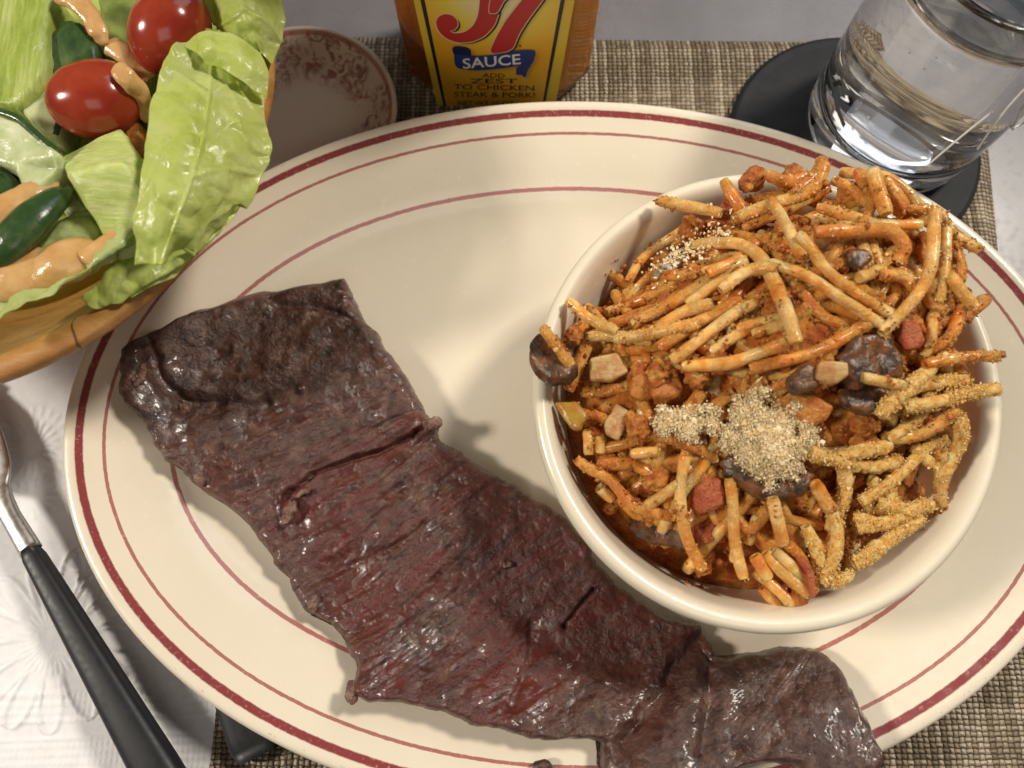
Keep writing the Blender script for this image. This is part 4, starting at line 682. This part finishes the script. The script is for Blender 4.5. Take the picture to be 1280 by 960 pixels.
# ------------------------------------------------------------------ patterned dish
DX, DY, DR, DZ = -7.75, 16.6, 3.6, 1.6
md_ = M('red_floral_ceramic', rough=.15, spec=.5, coat=.3, coatr=.06)
_, vd, _ = md_.sep(md_.UV()); pat = md_.ramp(md_.noise(2.0, 5, .7, None, 1.2), [(.46, 0), (.58, .8)]); pat2 = md_.ramp(md_.noise(.55, 2), [(.42, 0), (.52, 1)])
band = md_.ramp(vd, [(0, 0), (.05, 0), (.08, 1), (.36, 1), (.52, 0)]); ring = md_.ramp(vd, [(.045, 0), (.055, 1), (.085, 1), (.095, 0)])
c = md_.mix(md_.math('MULTIPLY', md_.math('MULTIPLY', pat, pat2), band), (.66, .55, .43), (.24, .04, .036)); c = md_.mix(md_.math('MULTIPLY', ring, .7), c, (.32, .07, .06)); md_.set(col=c)
dp = crs(np.array([(.1, .28), (.45, .30), (.55, .28), (.62, .5), (.85, 1.1), (.97, 1.5), (1., DZ), (.97, DZ+.08), (.93, DZ), (.85, 1.35), (.72, .85), (.55, .55), (.3, .48), (0, .47)]), 60)
V = np.stack([DX+DR*dp[:, 0, None]*np.cos(th), DY+DR*dp[:, 0, None]*np.sin(th), np.repeat(dp[:, 1, None], 160, 1)], -1)
s_ = np.linspace(0, 1, 60); vd_ = np.where(s_ > .5, 1-dp[:, 0], 0.0); uvd = np.stack([np.repeat(th[None]/6.28, 60, 0), np.repeat(vd_[:, None], 160, 1)], -1)
o = obj('small_dish', V, gridf(60, 160, False, True), md_.m, uv=uvd.reshape(-1, 2)); tag(o, 'small cream dish with red floral print between salad bowl and sauce bottle', 'dish')
# ------------------------------------------------------------------ sauce bottle
FY = 17.75                                # front panel depth
bot_ = thing('sauce_bottle', (-.5, FY+2.1, .25), 'amber sauce bottle with yellow label standing behind the platter', 'sauce bottle')
def octa(hw, hd, ch, z):
    return [(-.5+sx, FY+2.15+sy, z) for sx, sy in ((-hw+ch, -hd), (hw-ch, -hd), (hw, -hd+ch), (hw, hd-ch), (hw-ch, hd), (-hw+ch, hd), (-hw, hd-ch), (-hw, -hd+ch))]
def bottle_solid(name, ins, mat, top):
    bm = bmesh.new(); prev = None
    for hw, hd, ch, z in ((2.9, 1.7, .9, .27), (3.35, 2.1, 1.0, .7), (3.42, 2.15, 1.0, 1.0), (3.5, 2.15, 1.0, 10.5), (3.1, 1.9, .9, 11.6), (1.9, 1.4, .7, 13.0), (1.25, 1.25, .6, 14.2), (1.2, 1.2, .6, 16.0))[:top]:
        ring = [bm.verts.new(p) for p in octa(hw-ins, hd-ins, ch-ins*.4, z+ins*(1 if z < .5 else 0))]
        if prev is None: bm.faces.new(ring[::-1])
        else:
            for i in range(8): bm.faces.new([prev[i], prev[(i+1) % 8], ring[(i+1) % 8], ring[i]])
        prev = ring
    bm.faces.new(prev); bmesh.ops.bevel(bm, geom=bm.edges[:], offset=.18, segments=3, profile=.5, affect='EDGES', clamp_overlap=True)
    return fromme(name, bm, mat, bot_)
bottle_solid('glass_body', 0, m_amber, 8); bottle_solid('sauce', .38, m_bottle, 6)
Vt, Ft = tube(np.array([(-.5, FY+2.15, z) for z in np.linspace(15.0, 17.2, 8)]), 1.45, 32); obj('cap', Vt, Ft, flat('white_cap', (.75, .74, .70)), bot_)
lay = [0]
L4 = lambda p: Vp(460+np.array(p, float)[:, 0]/4, np.array(p, float)[:, 1]/4, FY)
def chaikin(p, n=2):
    p = np.array(p, float)
    for _ in range(n): q = np.roll(p, -1, 0); p = np.stack([.8*p+.2*q, .2*p+.8*q], 1).reshape(-1, 2)
    return p
def printed(name, pts, mat, parent, lift):
    if name.startswith('numeral') or name.startswith('ribbon'): pts = chaikin(pts)
    v = L4(pts); v[:, 1] -= lift; o = obj(name, v, [list(range(len(v)))], mat, parent, smooth=False); return o
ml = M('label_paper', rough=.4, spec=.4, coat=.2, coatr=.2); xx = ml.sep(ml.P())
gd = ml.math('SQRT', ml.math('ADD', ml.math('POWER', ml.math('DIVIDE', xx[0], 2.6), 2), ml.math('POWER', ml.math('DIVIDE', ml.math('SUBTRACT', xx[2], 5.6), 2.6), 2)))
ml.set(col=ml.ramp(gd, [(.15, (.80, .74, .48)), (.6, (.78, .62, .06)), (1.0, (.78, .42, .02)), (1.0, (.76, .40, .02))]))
m_ink = flat('black_ink', (.012, .010, .010)); m_yel = flat('yellow_edge', (.70, .50, .04)); m_red = flat('red_ink', (.48, .02, .022)); m_crm = flat('cream_ink', (.78, .62, .36)); m_blue = flat('blue_ink', (.022, .045, .20)); m_blued = flat('dark_blue_ink', (.008, .014, .07)); m_brn = flat('brown_ink', (.055, .028, .010)); m_wht = flat('white_ink', (.86, .84, .76))
lab = printed('label_edge', [(228, 0), (345, 525), (360, 560), (925, 560), (938, 520), (1033, 0), (1090, -420), (170, -420)], m_yel, bot_, .012)
printed('label_rule', [(262, 0), (376, 520), (392, 560), (872, 560), (885, 515), (984, 0), (1040, -400), (215, -400)], m_ink, lab, .018)
lp = printed('label_panel', [(284, 0), (390, 520), (402, 560), (862, 560), (872, 515), (962, 0), (1015, -390), (240, -390)], ml.m, lab, .024)
five = [(655, 0), (655, 60), (632, 125), (580, 180), (515, 207), (450, 210), (392, 190), (352, 152), (338, 110), (350, 80), (382, 64), (420, 70), (446, 96), (450, 125), (432, 146), (405, 150), (432, 163), (480, 158), (524, 128), (550, 78), (560, 0), (556, -50), (530, -80), (480, -82), (440, -66), (470, -230), (700, -230), (680, -160), (525, -160), (512, -118), (580, -112), (635, -70)]
seven = [(602, 268), (640, 180), (690, 95), (745, 25), (790, -30), (720, -28), (680, -5), (655, 45), (640, 62), (597, 60), (640, -120), (930, -120), (905, -60), (870, 0), (805, 85), (752, 168), (722, 248)]
def grow(poly, k):
    p = np.array(poly, float); e = np.roll(p, -1, 0)-p; n = norm(np.stack([e[:, 1], -e[:, 0]], -1)); area2 = np.sum(p[:, 0]*np.roll(p[:, 1], -1)-np.roll(p[:, 0], -1)*p[:, 1])
    vnrm = norm(n+np.roll(n, 1, 0))*(1 if area2 > 0 else -1); return p+vnrm*k
for pl, lf in ((five, 0), (seven, .010)):
    printed('numeral_shadow', np.array(pl)+[13, 8], m_ink, lab, .030+lf); printed('numeral_outline', grow(pl, 5), m_crm, lab, .033+lf); printed('numeral', pl, m_red, lab, .036+lf)
printed('ribbon_tail', [(418, 235), (440, 222), (510, 232), (520, 275), (470, 300), (430, 270)], m_blued, lab, .050)
printed('ribbon_tail', [(740, 330), (780, 318), (822, 318), (800, 340), (786, 388), (768, 366), (740, 372)], m_blue, lab, .050)
rb = [(428, 262), (470, 268), (540, 274), (620, 268), (700, 256), (770, 242), (842, 244), (832, 290), (820, 318), (770, 318), (700, 332), (620, 342), (540, 346), (480, 342), (436, 330)]
printed('ribbon', rb, m_blue, lab, .054)
def text(s, cx, cy, wpx, hpx, mat, lift, rot=0, bold=.02):
    cu_ = bpy.data.curves.new('lettering', 'FONT'); cu_.body = s; cu_.align_x = 'CENTER'; cu_.align_y = 'CENTER'; cu_.offset = bold; cu_.size = 1; cu_.resolution_u = 3
    t_ = bpy.data.objects.new('t', cu_); COL.objects.link(t_); me = bpy.data.meshes.new_from_object(t_.evaluated_get(bpy.context.evaluated_depsgraph_get())); bpy.data.objects.remove(t_)
    V = np.array([v.co[:] for v in me.vertices]); F = [list(p.vertices) for p in me.polygons]; mn_, mx_ = V.min(0), V.max(0); V = (V-(mn_+mx_)/2)/(mx_-mn_+1e-9)
    x = V[:, 0]*wpx; y = -V[:, 1]*hpx; p = np.stack([cx+x*math.cos(rot)-y*math.sin(rot), cy+x*math.sin(rot)+y*math.cos(rot)], -1)
    v = L4(p); v[:, 1] -= lift; return obj('lettering', v, F, mat, lab, smooth=False)
text('SAUCE', 618, 300, 290, 52, m_wht, .060, -.085, .012)
text('ADD', 628, 374, 112, 22, m_brn, .030, .02, .008); text('ZEST', 628, 402, 240, 24, m_brn, .030, 0, .01); text('TO CHICKEN', 630, 434, 402, 27, m_brn, .030, .02, .01); text('STEAK & PORK!', 632, 470, 405, 26, m_brn, .030, .01, .01); text('NET WT 10 OZ', 590, 512, 280, 22, m_brn, .030, 0, .008)
text('R', 762, 226, 14, 14, m_brn, .030)
# ------------------------------------------------------------------ coaster and glass of water
KX, KY, KR = 12.72, 15.85, 4.65
cp = np.array([(.02, .26), (.9, .26), (.97, .30), (1, .42), (1, .62), (.985, .72), (.96, .76), (.9, .74), (.02, .74)])
V = np.stack([KX+KR*cp[:, 0, None]*np.cos(th), KY+KR*cp[:, 0, None]*np.sin(th), np.repeat(cp[:, 1, None], 160, 1)], -1)
o = obj('coaster', V, gridf(len(cp), 160, False, True), m_slate, smooth=False); tag(o, 'round black coaster under the glass of water', 'coaster')
GX, GY, GR, GZ = 13.88, 16.45, 3.08, .76
gl = thing('water_glass', (GX, GY, GZ), 'clear straight tumbler filled with water standing on the black coaster', 'glass')
gp = np.array([(.02, .0), (.70, .0), (.84, .05), (.93, .18), (.985, .5), (1.0, 1.2), (1.01, 4), (1.02, 8.2), (1.015, 8.45), (.985, 8.52), (.955, 8.42), (.94, 8.1), (.935, 4), (.925, 2.2), (.90, 1.6), (.82, 1.25), (.6, 1.1), (.02, 1.08)]); gp = np.stack([gp[:, 0]*GR, gp[:, 1]+GZ], -1)
gq = crs(gp, 110); V = np.stack([GX+gq[:, 0, None]*np.cos(th), GY+gq[:, 0, None]*np.sin(th), np.repeat(gq[:, 1, None], 160, 1)], -1); V[-1, :, :2] = (GX, GY); V[0, :, :2] = (GX, GY)
obj('tumbler', V, gridf(110, 160, False, True)[:, ::-1], m_glass, gl)
wz = 7.35
wq = np.array([(0, wz-.02), (.80, wz-.02), (.90, wz), (.930, wz+.07), (.945, wz+.06), (.943, wz-.3), (.94, 4), (.93, 2.2), (.905, 1.6), (.825, 1.24), (.605, 1.09), (0, 1.07)]); wq = np.stack([wq[:, 0]*GR, wq[:, 1]+GZ], -1)
V = np.stack([GX+wq[:, 0, None]*np.cos(th), GY+wq[:, 0, None]*np.sin(th), np.repeat(wq[:, 1, None], 160, 1)], -1)
obj('water', V, gridf(len(wq), 160, False, True), m_water, gl)
def onglass(px, py):
    dx, dy, dz = ray(px, py); a = dx*dx+dy*dy; b = -2*(dx*GX+dy*GY); c = GX**2+GY**2-(GR*1.022)**2; k = (-b-math.sqrt(max(b*b-4*a*c, 0)))/(2*a); return np.array([dx*k, dy*k, HCAM+dz*k])
for pts in ([(1222, 186), (1240, 160), (1262, 132), (1284, 108)], [(1266, 162), (1276, 140), (1288, 122)], [(1264, 160), (1276, 156), (1290, 146)], [(1160, 206), (1200, 172), (1240, 140)]):
    Vt, Ft = tube(crs(np.array([onglass(*p) for p in pts]), 16), .035, 6); obj('etched_mark', Vt, Ft, m_etch, gl)
# bubbles on the inside of the glass
bv = []
for x, y, r in ((1064, 138, .055), (1080, 150, .05), (1060, 165, .06), (1078, 183, .06), (1070, 196, .05), (1066, 197, .05), (1190, 228, .07), (1096, 60, .025), (1110, 52, .02), (1130, 70, .03), (1165, 78, .03), (1150, 92, .03), (1175, 70, .02), (1120, 96, .03), (1066, 46, .03)):
    p = onglass(x, y); d = np.array([GX-p[0], GY-p[1], 0]); d /= np.linalg.norm(d); bv.append(np.array([*(p+d*.36), r]))
for x, y, z, r in bv:
    Vb, Fb = I2; obj('bubble', Vb*r+np.array([x, y, z]), Fb, m_glass, gl)
# ------------------------------------------------------------------ napkin
gx = np.arange(-27, -9.12, .055); gy = np.arange(-8.5, 9.5, .055); XN, YN = np.meshgrid(gx, gy, indexing='ij')
XN = XN+ .05*vn(np.stack([YN*.5, YN*0, YN*0], -1))*(XN > -12)
z = .30+.05*fbm(np.stack([XN*.35, YN*.35, XN*0], -1), 3)+.022*fbm(np.stack([XN*1.4, YN*1.4, XN*0+4], -1), 3)
def flower(px, py, r0, r1, n, h, petal=True, a0=0., a1=6.3):
    global z
    c = U(px, py, .35); dx, dy = XN-c[0], YN-c[1]; r = np.hypot(dx, dy); a = np.mod(np.arctan2(dy, dx), 2*math.pi); m = (r > r0) & (r < r1)
    w_ = np.abs(np.mod(a*n/(2*math.pi), 1)-.5)*2; rr = (r-r0)/(r1-r0)
    if petal:
        prof_ = np.clip(1-rr**2, 0, 1)**.5; line = np.exp(-((w_-(1-.86*prof_))/.13)**2)+.6*np.exp(-((w_)/.12)**2)*0
        z += h*line*m*np.clip(rr*6, 0, 1)
    else: z += h*(np.cos(a*n)*.5+.5)**3*m*np.clip((1-rr)*4, 0, 1)*np.clip(rr*4, 0, 1)
flower(66, 800, 1.0, 2.75, 13, .085); flower(66, 800, .35, 1.15, 34, .06, False); flower(38, 560, .25, 1.0, 20, .07, False); flower(38, 560, 1.05, 1.5, 26, .03, False); flower(205, 818, .3, 1.1, 16, .045); flower(205, 818, 1.1, 1.3, 40, .03, False); flower(40, 620, .2, .9, 18, .03, False); flower(120, 720, .3, 1.2, 14, .035)
for ya, yb in ((872, 908), (930, 975)):
    p0, p1 = U(130, ya-6, .35)[1], U(130, yb-6, .35)[1]; tl = .04*(XN+14); m = ((YN-tl < p0) & (YN-tl > p1)).astype(float)
    z += m*.042*(np.sin(XN*2*math.pi/.17)*.5+.5)*(np.sin((YN-tl)*2*math.pi/.24)*.5+.5)
    for pe in (p0, p1): z += .03*np.exp(-((YN-tl-pe)/.05)**2)
pc = U(60, 716, .35)[1]; z -= .035*np.exp(-((YN-pc-.05*(XN+16))/.06)**2)
e = np.clip((gx[-1]-XN)/.12, 0, 1); z = .27+(z-.27)*np.sqrt(e)+.0
o = obj('napkin', np.stack([XN, YN, z], -1), gridf(len(gx), len(gy)), m_paper); tag(o, 'white paper napkin embossed with flowers and ribbed bands at lower left', 'napkin')
lo = np.stack([XN[::8, ::8], YN[::8, ::8], np.full_like(XN[::8, ::8], .262)], -1)
obj('lower_ply', lo+np.array([.10, -.0, 0]), gridf(*lo.shape[:2]), m_paper, o)
# ------------------------------------------------------------------ cutlery
def bar(path, hw, ht, n=24, sq=3.0):      # flattened rounded bar
    path = np.asarray(path, float); T = norm(np.gradient(path, axis=0)); N = norm(np.cross(T, [0, 0, 1.])); Bn = np.cross(N, T); a = np.linspace(0, 2*math.pi, n, endpoint=False)
    ca = np.sign(np.cos(a))*np.abs(np.cos(a))**(2/sq); sa = np.sign(np.sin(a))*np.abs(np.sin(a))**(2/sq)
    V = path[:, None]+hw[:, None, None]*ca[None, :, None]*N[:, None]+ht[:, None, None]*sa[None, :, None]*Bn[:, None]; m = len(path)
    return V.reshape(-1, 3), gridf(m, n, False, True).tolist()+[list(range(n))[::-1], list(range((m-1)*n, m*n))]
P0, P1 = U(36, 684, 1.35), U(196, 962, 1.45); ax = (P1-P0)/np.linalg.norm(P1-P0)
fk = thing('fork', P0, 'steel fork with long black handle resting on the white napkin', 'fork')
t_ = np.linspace(0, 11.0, 30); hp = P0+ax*t_[:, None]; hw = np.interp(t_, [0, .05, 8, 10.7, 11], [.22, .29, .64, .68, .5]); ht = np.interp(t_, [0, .05, 8, 11], [.25, .32, .42, .3])
Vt, Ft = bar(hp, hw, ht); obj('handle', Vt, Ft, m_black, fk)
pe = U(-80, 522, .95); npts = crs(np.array([P0+ax*.15, P0-ax*1.6+[0, 0, .02], P0-ax*3.0+[0, 0, -.1], pe]), 40); tt = np.linspace(0, 1, 40)
hw = np.interp(tt, [0, .25, .5, .7, .85, 1], [.34, .30, .40, .95, 1.42, 1.5]); ht = np.interp(tt, [0, .3, .6, 1], [.26, .22, .14, .10]); Vt, Ft = bar(npts, hw, ht, 28, 2.4); Vt = np.array(Vt); obj('neck', Vt, Ft, m_steel, fk)
dh = norm((npts[-1]-npts[-3])); sd = norm(np.cross(dh, [0, 0, 1.]))
for k in (-1.35, -.45, .45, 1.35):
    tp = np.array([npts[-1]-dh*.2+sd*k, npts[-1]+dh*1.2+sd*k*.98, npts[-1]+dh*2.8+sd*k*.95+[0, 0, .25], npts[-1]+dh*4.6+sd*k*.9+[0, 0, .75]]); Vt, Ft = bar(crs(tp, 16), np.linspace(.28, .10, 16), np.linspace(.10, .07, 16), 12); obj('tine', Vt, Ft, m_steel, fk)
E0, E1 = U(325, 944, .62), U(283, 830, .62); ax2 = (E1-E0)/np.linalg.norm(E1-E0)
kn = thing('knife', E0, 'black handled knife lying under the lower left edge of the platter', 'knife')
t_ = np.linspace(0, 8.5, 24); hp = E0+ax2*t_[:, None]; Vt, Ft = bar(hp, np.interp(t_, [0, .12, .4, 8.5], [.60, .72, .74, .5]), np.interp(t_, [0, .12, 8.5], [.28, .34, .24]), 28, 4.0); obj('handle', Vt, Ft, m_black, kn)
t_ = np.linspace(8.4, 14.5, 24); hp = E0+ax2*t_[:, None]+np.array([0, 0, -.08]); Vt, Ft = bar(hp, np.interp(t_, [8.4, 9.2, 13, 14.5], [.35, .7, .75, .1]), np.full(24, .07), 16, 2.2); obj('blade', Vt, Ft, m_steel, kn)
# ------------------------------------------------------------------ scraps
p = steakpt(np.array([[676, 958.]]), .15)[0]; o = blob('steak_scrap', p, (.28, .18, .16), m_steak, amp=.08, freq=3); tag(o, 'tiny scrap of browned meat on the platter stripe below the steak', 'meat scrap')
p = steakpt(np.array([[354, 567.]]), .1)[0];
